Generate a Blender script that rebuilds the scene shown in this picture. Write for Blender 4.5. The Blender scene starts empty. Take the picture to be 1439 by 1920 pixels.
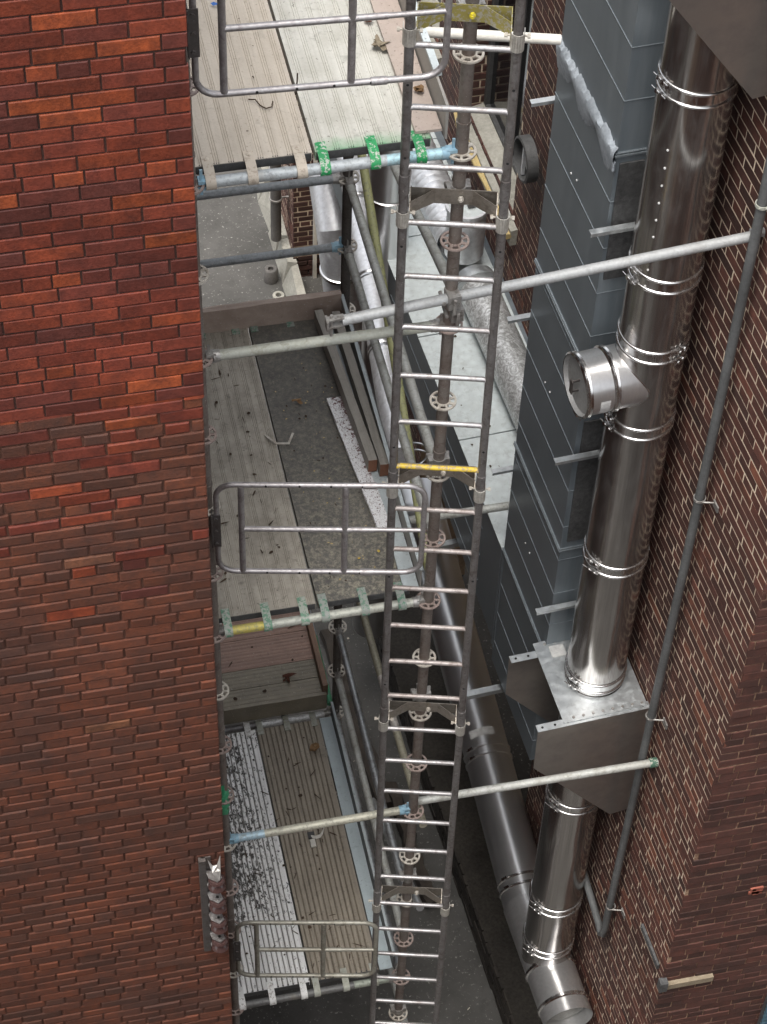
import bpy, math, random
from mathutils import Vector, Matrix
random.seed(7)
sc = bpy.context.scene
COL = sc.collection
R = math.radians

# ------------------------------------------------------------------ frames
A1 = R(3.22)   # the right wall is not quite parallel to the scaffold
T1 = Vector((-math.sin(A1), math.cos(A1), 0)); N1 = Vector((-math.cos(A1), -math.sin(A1), 0)); O1 = Vector((1.47, 0, 0))
A2 = R(2.6)
T2 = Vector((-math.sin(A2), math.cos(A2), 0)); N2 = Vector((-math.cos(A2), -math.sin(A2), 0)); O2 = Vector((1.62, 1.7, 0))
def W(n, s, z): return O1 + N1*n + T1*s + Vector((0, 0, z))
def F(n, s, z): return O2 + N2*n + T2*s + Vector((0, 0, z))
GZ = -7.2

# ------------------------------------------------------------------ mesh collector
class MB:
    def __init__(s): s.v = []; s.f = []; s.m = []; s.a = None
    def add(s, vs, fs, mi=0):
        o = len(s.v); s.v += [tuple(v) for v in vs]
        s.f += [tuple(i+o for i in f) for f in fs]; s.m += [mi]*len(fs); return s
    def box(s, c, size, ax=None, mi=0):
        c = Vector(c); X, Y, Z = ax if ax else (Vector((1,0,0)), Vector((0,1,0)), Vector((0,0,1)))
        h = [d/2 for d in size]
        vs = [c + X*(i*h[0]) + Y*(j*h[1]) + Z*(k*h[2]) for i in (-1,1) for j in (-1,1) for k in (-1,1)]
        return s.add(vs, [(0,1,3,2),(4,6,7,5),(0,4,5,1),(2,3,7,6),(0,2,6,4),(1,5,7,3)], mi)
    def bbox(s, lo, hi, mi=0):
        return s.box([(a+b)/2 for a,b in zip(lo,hi)], [abs(b-a) for a,b in zip(lo,hi)], None, mi)
    def hexa(s, p, mi=0):   # 4 bottom + 4 top points
        return s.add(p, [(3,2,1,0),(4,5,6,7),(0,1,5,4),(1,2,6,5),(2,3,7,6),(3,0,4,7)], mi)
    def sweep(s, pts, r, seg=12, cap=True, mi=0):
        pts = [Vector(p) for p in pts]; n = len(pts)
        rs = r if isinstance(r, (list, tuple)) else [r]*n
        t0 = (pts[1]-pts[0]).normalized()
        up = Vector((0,0,1)) if abs(t0.z) < .9 else Vector((1,0,0))
        u = t0.cross(up).normalized(); vs = []
        for i, p in enumerate(pts):
            if i == 0: t = pts[1]-pts[0]
            elif i == n-1: t = pts[-1]-pts[-2]
            else: t = (pts[i+1]-pts[i]).normalized() + (pts[i]-pts[i-1]).normalized()
            t.normalize(); u = (u - t*u.dot(t)).normalized(); w = t.cross(u)
            for k in range(seg):
                a = 2*math.pi*k/seg
                vs.append(p + (u*math.cos(a) + w*math.sin(a))*rs[i])
        fs = [(i*seg+k, i*seg+(k+1) % seg, (i+1)*seg+(k+1) % seg, (i+1)*seg+k) for i in range(n-1) for k in range(seg)]
        if cap: fs += [tuple(range(seg))[::-1], tuple((n-1)*seg+k for k in range(seg))]
        return s.add(vs, fs, mi)
    def tube(s, a, b, r, seg=14, mi=0, n=1):
        a = Vector(a); b = Vector(b)
        return s.sweep([a.lerp(b, i/n) for i in range(n+1)], r, seg, True, mi)
    def lathe(s, c, prof, seg=40, ax=None, mi=0):  # prof: (radius, height along Z axis of frame)
        c = Vector(c); X, Y, Z = ax if ax else (Vector((1,0,0)), Vector((0,1,0)), Vector((0,0,1)))
        vs = [c + (X*math.cos(2*math.pi*k/seg) + Y*math.sin(2*math.pi*k/seg))*r + Z*h for r, h in prof for k in range(seg)]
        n = len(prof)
        fs = [(i*seg+k, i*seg+(k+1) % seg, (i+1)*seg+(k+1) % seg, (i+1)*seg+k) for i in range(n-1) for k in range(seg)]
        return s.add(vs, fs, mi)
    def disc(s, c, r, th, ax, seg=40, mi=0):
        return s.lathe(c, [(0.0005, 0), (r, 0), (r, th), (0.0005, th)], seg, ax, mi)
    def plate(s, pts, nrm, th, mi=0):   # polygon extruded by nrm*th
        nrm = Vector(nrm)*th; n = len(pts); pts = [Vector(p) for p in pts]
        fs = [tuple(range(n))[::-1], tuple(range(n, 2*n))] + [(i, (i+1) % n, n+(i+1) % n, n+i) for i in range(n)]
        return s.add(pts + [p+nrm for p in pts], fs, mi)

def obj(name, mb, mats, parent=None, smooth=True, angle=40, **tags):
    me = bpy.data.meshes.new(name); me.from_pydata(mb.v, [], mb.f)
    if not isinstance(mats, (list, tuple)): mats = [mats]
    for m in mats: me.materials.append(m)
    if len(mats) > 1: me.polygons.foreach_set('material_index', mb.m)
    if mb.a:
        at = me.color_attributes.new('brick', 'FLOAT_COLOR', 'POINT')
        at.data.foreach_set('color', mb.a)
    me.validate(); me.update()
    if smooth:
        me.polygons.foreach_set('use_smooth', [True]*len(me.polygons))
        me.set_sharp_from_angle(angle=R(angle))
    o = bpy.data.objects.new(name, me); COL.objects.link(o)
    if parent is not None:
        o.parent = parent; o.matrix_parent_inverse = Matrix.Translation(-parent.location)
    for k, v in tags.items(): o[k] = v
    return o
def thing(name, loc, label, cat, group=None):
    o = bpy.data.objects.new(name, None); COL.objects.link(o); o.location = loc; o.empty_display_size = .05
    o['label'] = label; o['category'] = cat
    if group: o['group'] = group
    return o
def solo(name, mb, mats, label, cat, group=None, **k):
    o = obj(name, mb, mats, None, **k); o['label'] = label; o['category'] = cat
    if group: o['group'] = group
    return o

# ------------------------------------------------------------------ materials
class NT:
    def __init__(s, name):
        s.mat = bpy.data.materials.new(name); s.mat.use_nodes = True
        s.t = s.mat.node_tree; s.t.nodes.clear()
        s.out = s.n('ShaderNodeOutputMaterial'); s.b = s.n('ShaderNodeBsdfPrincipled')
        s.t.links.new(s.b.outputs[0], s.out.inputs[0]); s.pos = s.n('ShaderNodeNewGeometry').outputs['Position']
    def n(s, typ, **k):
        nd = s.t.nodes.new(typ)
        for a, v in k.items(): setattr(nd, a, v)
        return nd
    def l(s, a, b): s.t.links.new(a, b)
    def put(s, sock, v):
        if hasattr(v, 'is_output'): s.l(v, sock)
        elif v is not None: sock.default_value = v
    def noise(s, scale, detail=4, rough=.55, vec=None, st=None, dist=0):
        nd = s.n('ShaderNodeTexNoise'); nd.inputs['Scale'].default_value = scale
        nd.inputs['Detail'].default_value = detail; nd.inputs['Roughness'].default_value = rough
        nd.inputs['Distortion'].default_value = dist
        v = vec or s.pos
        if st:
            mp = s.n('ShaderNodeMapping'); mp.inputs['Scale'].default_value = st; s.l(v, mp.inputs[0]); v = mp.outputs[0]
        s.l(v, nd.inputs['Vector']); return nd.outputs['Fac']
    def voro(s, scale, feat='F1', st=None):
        nd = s.n('ShaderNodeTexVoronoi', feature=feat); nd.inputs['Scale'].default_value = scale
        v = s.pos
        if st:
            mp = s.n('ShaderNodeMapping'); mp.inputs['Scale'].default_value = st; s.l(v, mp.inputs[0]); v = mp.outputs[0]
        s.l(v, nd.inputs['Vector']); return nd.outputs['Distance']
    def ramp(s, fac, stops, interp='LINEAR'):
        nd = s.n('ShaderNodeValToRGB'); cr = nd.color_ramp; cr.interpolation = interp
        while len(cr.elements) < len(stops): cr.elements.new(.5)
        for e, (p, c) in zip(cr.elements, stops):
            e.position = p; e.color = (c, c, c, 1) if isinstance(c, (int, float)) else (*c, 1)
        s.l(fac, nd.inputs[0]); return nd.outputs[0]
    def mix(s, fac, a, b, mode='MIX'):
        nd = s.n('ShaderNodeMix', data_type='RGBA', blend_type=mode)
        s.put(nd.inputs[0], fac)
        s.put(nd.inputs[6], a if not isinstance(a, tuple) else (*a, 1)); s.put(nd.inputs[7], b if not isinstance(b, tuple) else (*b, 1))
        return nd.outputs[2]
    def math(s, op, a, b=None, clamp=False):
        nd = s.n('ShaderNodeMath', operation=op, use_clamp=clamp); s.put(nd.inputs[0], a)
        if b is not None: s.put(nd.inputs[1], b)
        return nd.outputs[0]
    def bump(s, h, strength=.3, dist=.01):
        nd = s.n('ShaderNodeBump'); nd.inputs['Strength'].default_value = strength; nd.inputs['Distance'].default_value = dist
        s.l(h, nd.inputs['Height']); s.l(nd.outputs[0], s.b.inputs['Normal'])
    def fin(s, col=None, rough=None, metal=None, spec=None):
        s.put(s.b.inputs['Base Color'], (*col, 1) if isinstance(col, tuple) else col)
        s.put(s.b.inputs['Roughness'], rough); s.put(s.b.inputs['Metallic'], metal)
        if spec is not None: s.b.inputs['Specular IOR Level'].default_value = spec
        return s.mat
    def xyz(s):
        nd = s.n('ShaderNodeSeparateXYZ'); s.l(s.pos, nd.inputs[0]); return nd.outputs

def brick_mat(name, stops, dark, scale=1, rough=.8, soot=.5, bumpd=.004):
    t = NT(name)
    a = t.n('ShaderNodeAttribute', attribute_name='brick'); sp = t.n('ShaderNodeSeparateColor'); t.l(a.outputs['Color'], sp.inputs[0])
    c = t.ramp(sp.outputs[0], stops)
    n1 = t.noise(14*scale, 6, .65); n2 = t.noise(90*scale, 4, .7); n3 = t.noise(2.2, 4, .6)
    c = t.mix(t.ramp(n1, [(.35, 0.0), (.75, .75)]), c, dark)
    c = t.mix(t.ramp(n2, [(.3, 0.45), (.6, 0.0)]), c, dark)
    c = t.mix(t.ramp(n3, [(.45, 0.0), (.75, soot)]), c, dark)
    hv = t.n('ShaderNodeHueSaturation'); t.l(c, hv.inputs['Color']); t.l(t.math('ADD', t.math('MULTIPLY', sp.outputs[1], .42), .79), hv.inputs['Value'])
    t.bump(t.math('ADD', t.math('MULTIPLY', n1, .6), t.math('MULTIPLY', n2, .4)), .8, bumpd)
    return t.fin(hv.outputs[0], t.ramp(n2, [(.3, rough-.2), (.7, rough+.1)]), 0.0, .35)
def mortar_mat(name, c1, c2, rough=.9):
    t = NT(name); n = t.noise(40, 5, .7); n3 = t.noise(3, 3)
    c = t.mix(t.ramp(n, [(.3, 0.0), (.7, 1.0)]), c1, c2); c = t.mix(t.ramp(n3, [(.4, 0.0), (.7, .5)]), c, tuple(x*.4 for x in c1))
    t.bump(n, .8, .004); return t.fin(c, rough, 0.0, .2)

M = {}
M['brick_red'] = brick_mat('brick_glazed_red', [(0, (.115, .034, .026)), (.22, (.155, .037, .025)), (.5, (.20, .042, .023)), (.80, (.24, .052, .023)), (.87, (.27, .058, .023)), (1, (.36, .082, .026))], (.050, .018, .015), 1, .5, .5, .005)
M['brick_brown'] = brick_mat('brick_weathered_brown', [(0, (.085, .034, .021)), (.45, (.130, .039, .019)), (.9, (.168, .049, .022)), (.97, (.21, .068, .03)), (1, (.30, .14, .07))], (.046, .024, .019), 1, .75, .75, .008)
M['mortar_dark'] = mortar_mat('mortar_dark', (.042, .022, .018), (.08, .042, .034))
M['mortar_brown'] = mortar_mat('mortar_brown', (.065, .030, .022), (.115, .054, .036))
M['brick_right'] = brick_mat('brick_soot_red', [(0, (.058, .028, .023)), (.5, (.105, .040, .030)), (.85, (.155, .055, .038)), (1, (.22, .08, .048))], (.036, .021, .018), 1, .78, .6)
M['mortar_pale'] = mortar_mat('mortar_pale', (.60, .48, .35), (.78, .66, .52))
M['mortar_front'] = mortar_mat('mortar_front', (.13, .055, .038), (.42, .30, .20))

def galv(name, base=(.55, .56, .56), rough=.38, dirt=(.16, .13, .10), dirty=.5, metal=.85, sc_=60):
    t = NT(name); n1 = t.noise(sc_, 5, .7); n2 = t.noise(9, 5, .65); v = t.voro(sc_*1.2)
    c = t.mix(t.ramp(v, [(.1, 0.0), (.7, .35)]), base, tuple(x*.65 for x in base))
    c = t.mix(t.ramp(n2, [(.62-.3*dirty, 0.0), (.82-.1*dirty, dirty*1.0)]), c, dirt)
    c = t.mix(t.ramp(n1, [(.55, 0.0), (.72, dirty*.8)]), c, dirt)
    n4 = t.noise(26, 6, .75, dist=.5); n5 = t.noise(80, 3, .7)
    c = t.mix(t.ramp(n4, [(.53, 0.0), (.60, dirty*.75)]), c, tuple(x*.7 for x in dirt))
    c = t.mix(t.ramp(n5, [(.66, 0.0), (.70, dirty*.9)]), c, (.60, .58, .54))
    t.bump(n1, .25, .002)
    return t.fin(c, t.ramp(n1, [(.3, rough), (.7, rough+.22)]), t.ramp(n1, [(.5, metal), (.75, metal*.45)]))
M['tube'] = galv('galvanised_tube', (.50, .52, .53), .36, (.13, .12, .11), .55)
M['tube_dark'] = galv('dull_steel_tube', (.30, .32, .33), .45, (.13, .13, .125), .5, .45)
M['tube_pale'] = galv('pale_weathered_tube', (.52, .53, .50), .55, (.23, .21, .16), .55, .45)
M['rail'] = galv('ladder_rail_steel', (.25, .24, .235), .40, (.10, .075, .065), .6, .75)
M['rung'] = galv('ladder_rung_steel', (.44, .43, .43), .36, (.17, .13, .11), .55, .8, 90)
M['rung_rusty'] = galv('rusty_rung_steel', (.42, .38, .36), .42, (.17, .115, .095), .65, .6, 90)
M['standard'] = galv('rust_brown_standard', (.21, .185, .165), .5, (.125, .085, .068), .7, .4)
M['standard_dark'] = galv('dark_standard', (.12, .11, .10), .5, (.06, .045, .035), .6, .45)
M['rosette_pale'] = galv('rosette_pale', (.58, .545, .48), .55, (.26, .20, .15), .6, .25)
M['rosette_pink'] = galv('rosette_pinkish', (.35, .28, .25), .6, (.18, .125, .105), .6, .2)
M['bracket'] = galv('bracket_plate', (.33, .30, .26), .35, (.16, .12, .08), .5, .75)
M['clamp'] = galv('clamp_steel', (.42, .41, .39), .4, (.12, .09, .07), .6, .7)
M['blue_tube'] = galv('tube_blue_end', (.27, .45, .56), .5, (.35, .38, .38), .5, .2)
M['gate'] = galv('gate_tube_steel', (.42, .40, .40), .36, (.17, .14, .13), .45, .8)
M['gate_old'] = galv('gate_old_steel', (.36, .35, .30), .45, (.16, .14, .10), .6, .6)

def paint(name, c, chip, amt=.45, rough=.5):
    t = NT(name); n = t.noise(55, 6, .7); n2 = t.noise(8, 3)
    col = t.mix(t.ramp(n, [(.60-.2*amt, 0.0), (.64-.2*amt, 1.0)]), c, chip); col = t.mix(t.ramp(n2, [(.4, 0.0), (.8, .4)]), col, tuple(x*.5 for x in c))
    t.bump(n, .3, .002); return t.fin(col, rough, 0.0)
M['green'] = paint('green_paint', (.02, .28, .09), (.55, .55, .5), .35)
M['yellow'] = paint('yellow_paint', (.62, .44, .04), (.30, .23, .15), .5)
M['olive'] = paint('olive_tube_paint', (.36, .36, .17), (.24, .24, .15), .3, .55)
M['beige_hook'] = paint('beige_hook', (.50, .44, .36), (.36, .30, .24), .3)
M['white_hook'] = paint('white_hook', (.72, .72, .70), (.35, .33, .30), .25)
M['pale_green_tube'] = galv('pale_green_tube', (.42, .43, .38), .55, (.27, .26, .17), .5, .3)

def tubemix(name, base, col2, axis, lo, hi, soft=.02, rough=.5):
    """Tube that carries paint on one stretch of its length."""
    t = NT(name); n = t.noise(50, 5, .7); n2 = t.noise(9, 4); x = t.xyz()[axis]
    m = t.math('MULTIPLY', t.math('GREATER_THAN', t.math('ADD', x, t.math('MULTIPLY', n2, soft)), lo), t.math('LESS_THAN', t.math('ADD', x, t.math('MULTIPLY', n2, soft)), hi))
    c = t.mix(m, base, col2); c = t.mix(t.ramp(n, [(.48, 0.0), (.66, .75)]), c, tuple(v*.4 for v in base))
    c = t.mix(t.ramp(n2, [(.55, 0.0), (.7, .5)]), c, (.2, .18, .15))
    t.bump(n, .3, .002); return t.fin(c, rough, t.ramp(n, [(.4, .35), (.7, .05)]))
M['tr1'] = tubemix('transom_speckled', (.42, .45, .46), (.40, .60, .66), 0, -.30, .1)
M['tr2'] = tubemix('transom_pale_yellow', (.46, .47, .41), (.55, .47, .12), 0, -1.04, -.82)
M['tr3'] = tubemix('transom_dark', (.16, .16, .155), (.33, .36, .30), 0, -.30, .1)
M['brace_mix'] = tubemix('tube_blue_cap', (.45, .44, .36), (.38, .52, .60), 0, -1.1, -.86)

def steel(name, base=(.62, .61, .60), rough=.16, streak=(3, 3, .5), st_amt=.25, dark=None, wav=.25, patch=1, metal=1.0):
    t = NT(name)
    n1 = t.noise(9, 4, .6, st=streak); n2 = t.noise(1.6, 2, .5, st=(2, 2, .7)); n3 = t.noise(120, 3, .7)
    c = t.mix(t.ramp(n1, [(.35, 0.0), (.7, 1.0)]), base, tuple(x*(1-st_amt) for x in base))
    c = t.mix(t.ramp(n3, [(.60, 0.0), (.75, .35*patch)]), c, tuple(x*.5 for x in base))
    n6 = t.noise(4.5, 6, .75, st=(3, 3, .8)); c = t.mix(t.ramp(n6, [(.52, 0.0), (.64, .35*patch)]), c, tuple(x*.55 for x in base)); metal = t.ramp(n6, [(.5, metal), (.68, metal*(1-.18*patch))])
    nd = t.n('ShaderNodeBump'); nd.inputs['Strength'].default_value = wav; nd.inputs['Distance'].default_value = .03; t.l(n2, nd.inputs['Height'])
    t.l(nd.outputs[0], t.b.inputs['Normal'])
    return t.fin(c, t.ramp(n1, [(.3, rough*(1-.3*patch)), (.7, rough*(1+.5*patch))]), metal)
M['flue'] = steel('mirror_flue_steel', (.52, .495, .475), .17, (16, 16, .12), .35, wav=.55, patch=.6, metal=.95)
M['flue_band'] = steel('band_steel', (.75, .74, .73), .2, wav=.1)
M['flue_cap'] = steel('cap_steel', (.60, .60, .60), .30, (6, 6, .5), .12, wav=.05, patch=.2, metal=.85)
def plain_steel(name, base, rough, metal=.9):
    t = NT(name); n = t.noise(2.5, 3, .5); c = t.mix(t.ramp(n, [(.35, 0.0), (.7, 1.0)]), base, tuple(x*.85 for x in base)); return t.fin(c, rough, metal)
M['flue_dark'] = plain_steel('brushed_dark_flue', (.64, .645, .65), .28)
M['flue_bright'] = galv('bright_flue', (.80, .81, .83), .33, (.4, .4, .4), .25, .7, 25)

def duct_mat():
    t = NT('blue_grey_duct_cladding'); n1 = t.noise(5, 4, .6, st=(4, 4, .35)); n2 = t.noise(1.2, 3); n3 = t.noise(70, 4, .7)
    c = t.mix(t.ramp(n1, [(.3, 0.0), (.75, 1.0)]), (.17, .20, .222), (.235, .265, .285))
    c = t.mix(t.ramp(n3, [(.66, 0.0), (.76, .6)]), c, (.3, .33, .35))
    t.bump(n2, .25, .03)
    return t.fin(c, t.ramp(n1, [(.3, .32), (.7, .45)]), .40)
M['duct'] = duct_mat()
M['seam'] = galv('duct_seam', (.24, .27, .29), .45, (.12, .13, .14), .3, .5)
M['duct_top'] = galv('duct_top_galvanised', (.62, .67, .67), .5, (.36, .37, .34), .3, .3, 16)
M['mastic'] = mortar_mat('grey_mastic', (.26, .29, .32), (.44, .48, .52), .6)
M['dark_insul'] = mortar_mat('dark_foil', (.05, .05, .05), (.12, .12, .12), .4)
M['galv_plate'] = galv('galvanised_plate', (.60, .63, .64), .32, (.35, .36, .36), .35, .85, 22)
def support_mat():
    t = NT('support_sheet_steel'); n1 = t.noise(1.1, 3, .5); n3 = t.noise(90, 4, .7); n4 = t.noise(8, 4, .6)
    c = t.mix(t.ramp(n4, [(.4, 0.0), (.7, 1.0)]), (.34, .31, .285), (.27, .25, .235)); c = t.mix(t.ramp(n3, [(.66, 0.0), (.74, .5)]), c, (.5, .48, .45))
    t.bump(n1, .2, .02); return t.fin(c, t.ramp(n4, [(.3, .28), (.7, .4)]), .8)
M['support'] = support_mat()
def mottled():
    t = NT('mottled_spiral_duct'); n = t.noise(20, 4, .7, dist=2.5); v = t.noise(60, 3)
    c = t.mix(t.ramp(n, [(.38, 0.0), (.58, 1.0)]), (.68, .69, .69), (.32, .32, .31)); c = t.mix(t.ramp(v, [(.6, 0.0), (.75, .6)]), c, (.2, .19, .17))
    t.bump(n, .3, .006); return t.fin(c, .42, .5)
M['mottled'] = mottled()

def plank_mat(name, base, dirt, streaky=.5, spots=.4, ax=1, rough=.6, metal=0.0, green=False, speck=(.06, .05, .045)):
    t = NT(name); st = (14, .5, 1) if ax == 1 else (.5, 14, 1)
    n1 = t.noise(3, 6, .65, st=st); n2 = t.noise(6, 6, .7); n3 = t.noise(65, 5, .75); n4 = t.noise(17, 5, .7, dist=.6)
    c = t.mix(t.ramp(n1, [(.35, 0.0), (.75, streaky)]), base, dirt)
    c = t.mix(t.ramp(n2, [(.42, 0.0), (.7, spots)]), c, dirt)
    c = t.mix(t.ramp(n4, [(.58, 0.0), (.70, spots*.8)]), c, tuple(x*.55 for x in dirt))
    c = t.mix(t.ramp(n3, [(.61, 0.0), (.66, .85*min(1, spots*2))]), c, speck)
    if green:
        x = t.xyz(); m = t.math('ADD', x[1], t.math('MULTIPLY', t.noise(9, 5, .7), .16))
        c = t.mix(t.ramp(m, [(.10, .9), (.135, .5), (.22, 0.0)]), c, (.03, .30, .10))
    t.bump(t.math('ADD', n3, n4), .35, .003)
    return t.fin(c, t.ramp(n3, [(.3, rough-.1), (.7, rough+.15)]), metal)
M['groove_white'] = plank_mat('groove_dirt_white', (.20, .19, .175), (.06, .055, .05), .8, .8)
M['groove_brown'] = plank_mat('groove_dirt_brown', (.17, .14, .10), (.07, .055, .04), .8, .8)
M['deck_beige'] = plank_mat('beige_aluminium_deck', (.54, .485, .41), (.34, .29, .23), .5, .35, speck=(.16, .12, .09))
M['deck_grey'] = plank_mat('pale_aluminium_deck', (.57, .56, .51), (.34, .325, .275), .5, .5, green=True, speck=(.13, .12, .10))
M['deck_tan'] = plank_mat('tan_dirty_deck', (.42, .385, .325), (.19, .17, .135), .6, .75, speck=(.05, .045, .035))
def mossy():
    t = NT('dark_mossy_plywood'); n = t.noise(5, 6, .7); n2 = t.noise(34, 8, .85); n3 = t.noise(80, 4, .7); y = t.xyz()[1]
    c = t.mix(t.ramp(n, [(.3, 0.0), (.7, 1.0)]), (.072, .068, .062), (.125, .117, .104))
    m = t.math('MULTIPLY', t.ramp(n2, [(.46, 0.0), (.62, .9)]), t.ramp(t.math('MULTIPLY', t.math('ADD', y, .1), .5), [(.0, .8), (.75, .25)]))
    c = t.mix(m, c, (.42, .385, .285)); c = t.mix(t.ramp(n3, [(.66, 0.0), (.72, .8)]), c, (.4, .37, .28)); c = t.mix(t.ramp(n3, [(.30, .9), (.36, 0.0)]), c, (.03, .028, .025))
    t.bump(n2, .4, .003); return t.fin(c, .65, 0.0)
M['deck_mossy'] = mossy()
M['deck_white'] = plank_mat('white_ribbed_deck', (.60, .60, .58), (.42, .41, .385), .5, .30, speck=(.07, .06, .05))
def grime():
    t = NT('white_ribbed_deck_grimy'); n = t.noise(48, 6, .8, st=(1, .5, 1)); n2 = t.noise(2.2, 4, .6); n3 = t.noise(5, 4, .6, st=(10, .4, 1)); xyz = t.xyz()
    far = t.ramp(t.math('MULTIPLY', t.math('ADD', xyz[1], t.math('MULTIPLY', n2, .9)), .5), [(.42, 0.0), (.60, 1.0)])
    lft = t.ramp(t.math('ADD', xyz[0], 1.0), [(.05, 1.0), (.36, .25)])
    spots = t.ramp(t.math('ADD', n, t.math('MULTIPLY', t.math('MULTIPLY', far, lft), .16)), [(.60, 0.0), (.63, 1.0)])
    c = t.mix(t.ramp(n3, [(.4, 0.0), (.7, .6)]), (.80, .80, .785), (.50, .49, .47)); c = t.mix(spots, c, (.045, .04, .035))
    c = t.mix(t.ramp(t.noise(70, 4, .7), [(.66, 0.0), (.7, .8)]), c, (.07, .06, .05)); t.bump(n, .3, .002); return t.fin(c, .5, .15)
M['deck_white_grimy'] = grime()
M['deck_brown'] = plank_mat('brown_ribbed_deck', (.34, .30, .24), (.165, .14, .11), .8, .45, speck=(.05, .04, .03))
M['deck_rust'] = plank_mat('reddish_boards', (.36, .225, .17), (.15, .095, .075), .6, .45, 0, .45, speck=(.5, .45, .4))
M['deck_moss2'] = plank_mat('grey_green_boards', (.25, .22, .16), (.12, .105, .08), .6, .5, 0, .45, speck=(.45, .43, .38))
M['ply_pink'] = plank_mat('pinkish_plywood', (.43, .355, .31), (.29, .25, .215), .3, .5)
M['steel_board'] = plank_mat('grey_steel_toe_board', (.33, .315, .29), (.22, .21, .19), .4, .3, speck=(.4, .38, .35))
M['steel_board_dark'] = plank_mat('dark_steel_toe_board', (.12, .125, .125), (.075, .075, .075), .4, .4)
M['filler'] = plank_mat('pale_blue_steel_filler', (.49, .54, .55), (.33, .37, .38), .4, .55, speck=(.12, .12, .11))
M['filler_deck3'] = plank_mat('pale_blue_steel_strip', (.46, .53, .55), (.34, .40, .42), .3, .4, speck=(.13, .13, .12))
M['wood_grey'] = plank_mat('grey_timber', (.31, .29, .255), (.17, .155, .135), .8, .3, speck=(.08, .07, .06))
M['wood_brown'] = plank_mat('brown_timber', (.24, .145, .095), (.13, .08, .055), .6, .5)
M['wood_end'] = plank_mat('red_brown_timber_end', (.20, .085, .045), (.11, .05, .03), .4, .4)
M['wood_x'] = plank_mat('weathered_toe_timber', (.46, .37, .31), (.20, .14, .11), .7, .4, 0, speck=(.6, .58, .55))
def peel():
    t = NT('peeling_white_paint'); n = t.noise(28, 6, .7, dist=1.5); x = t.xyz()
    edge = t.math('ADD', t.math('MULTIPLY', t.math('ADD', x[1], -1.0), .32), t.math('MULTIPLY', t.math('ADD', x[0], .165), 2.2))
    m = t.math('MAXIMUM', t.ramp(t.math('ADD', n, edge), [(.585, 0.0), (.60, 1.0)]), t.ramp(t.noise(46, 5, .7, st=(1.6, .8, 1), dist=2), [(.565, 0.0), (.59, .95)]))
    c = t.mix(m, (.76, .76, .76), (.13, .055, .05)); t.bump(m, .5, .002); return t.fin(c, .6, 0.0)
M['peel'] = peel()
def asphalt():
    t = NT('asphalt_ground'); n = t.noise(1.3, 5, .6); n2 = t.noise(34, 5, .75); n3 = t.noise(9, 5, .7)
    c = t.mix(t.ramp(n, [(.35, 0.0), (.65, 1.0)]), (.055, .053, .048), (.10, .096, .089)); c = t.mix(t.ramp(n2, [(.60, 0.0), (.68, .85)]), c, (.40, .385, .355))
    c = t.mix(t.ramp(n3, [(.55, 0.0), (.7, .5)]), c, (.045, .042, .038)); t.bump(n2, .5, .006); return t.fin(c, .8, 0.0)
M['asphalt'] = asphalt()
M['stone'] = mortar_mat('pale_stone', (.27, .26, .225), (.40, .385, .335))
M['foam'] = mortar_mat('yellow_foam_sealant', (.45, .33, .13), (.58, .47, .25))
M['conduit'] = mortar_mat('grey_conduit_paint', (.095, .098, .098), (.13, .134, .134), .45)
M['glass_dark'] = NT('dark_window_glass').fin((.008, .008, .009), .08, 0.0)
M['frame_dark'] = mortar_mat('dark_window_frame', (.06, .06, .06), (.10, .10, .10), .5)
M['white_pvc'] = mortar_mat('off_white_pvc', (.62, .60, .54), (.72, .70, .64), .45)
M['porcelain'] = NT('brown_porcelain').fin((.05, .028, .026), .12, 0.0)
M['iron'] = galv('dark_iron', (.14, .13, .125), .45, (.09, .06, .045), .5, .7)
M['label'] = mortar_mat('paper_label', (.5, .5, .49), (.6, .6, .58), .5)
M['hole'] = NT('punched_hole').fin((.01, .01, .01), .9, 0.0)
M['leaf'] = mortar_mat('dry_leaf', (.20, .11, .055), (.33, .22, .12))
M['twig'] = mortar_mat('dark_twig', (.045, .03, .02), (.09, .06, .04))
M['blue'] = NT('blue_scrap').fin((.02, .12, .42), .5, 0.0)
M['redpaint'] = mortar_mat('dark_red_paint', (.12, .025, .02), (.18, .04, .032), .6)
M['rag'] = paint('green_wrap', (.03, .30, .14), (.10, .42, .22), .3)
M['downpipe'] = mortar_mat('brown_grey_downpipe', (.10, .095, .09), (.15, .14, .13), .6)
M['rotten'] = plank_mat('rotten_timber', (.06, .048, .037), (.025, .02, .017), .8, .7, 1, .85)
M['curb'] = brick_mat('curb_brick', [(0, (.035, .03, .026)), (1, (.07, .058, .048))], (.02, .018, .016))
M['chips'] = NT('pale_chips').fin((.55, .5, .42), .8, 0.0)

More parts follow.
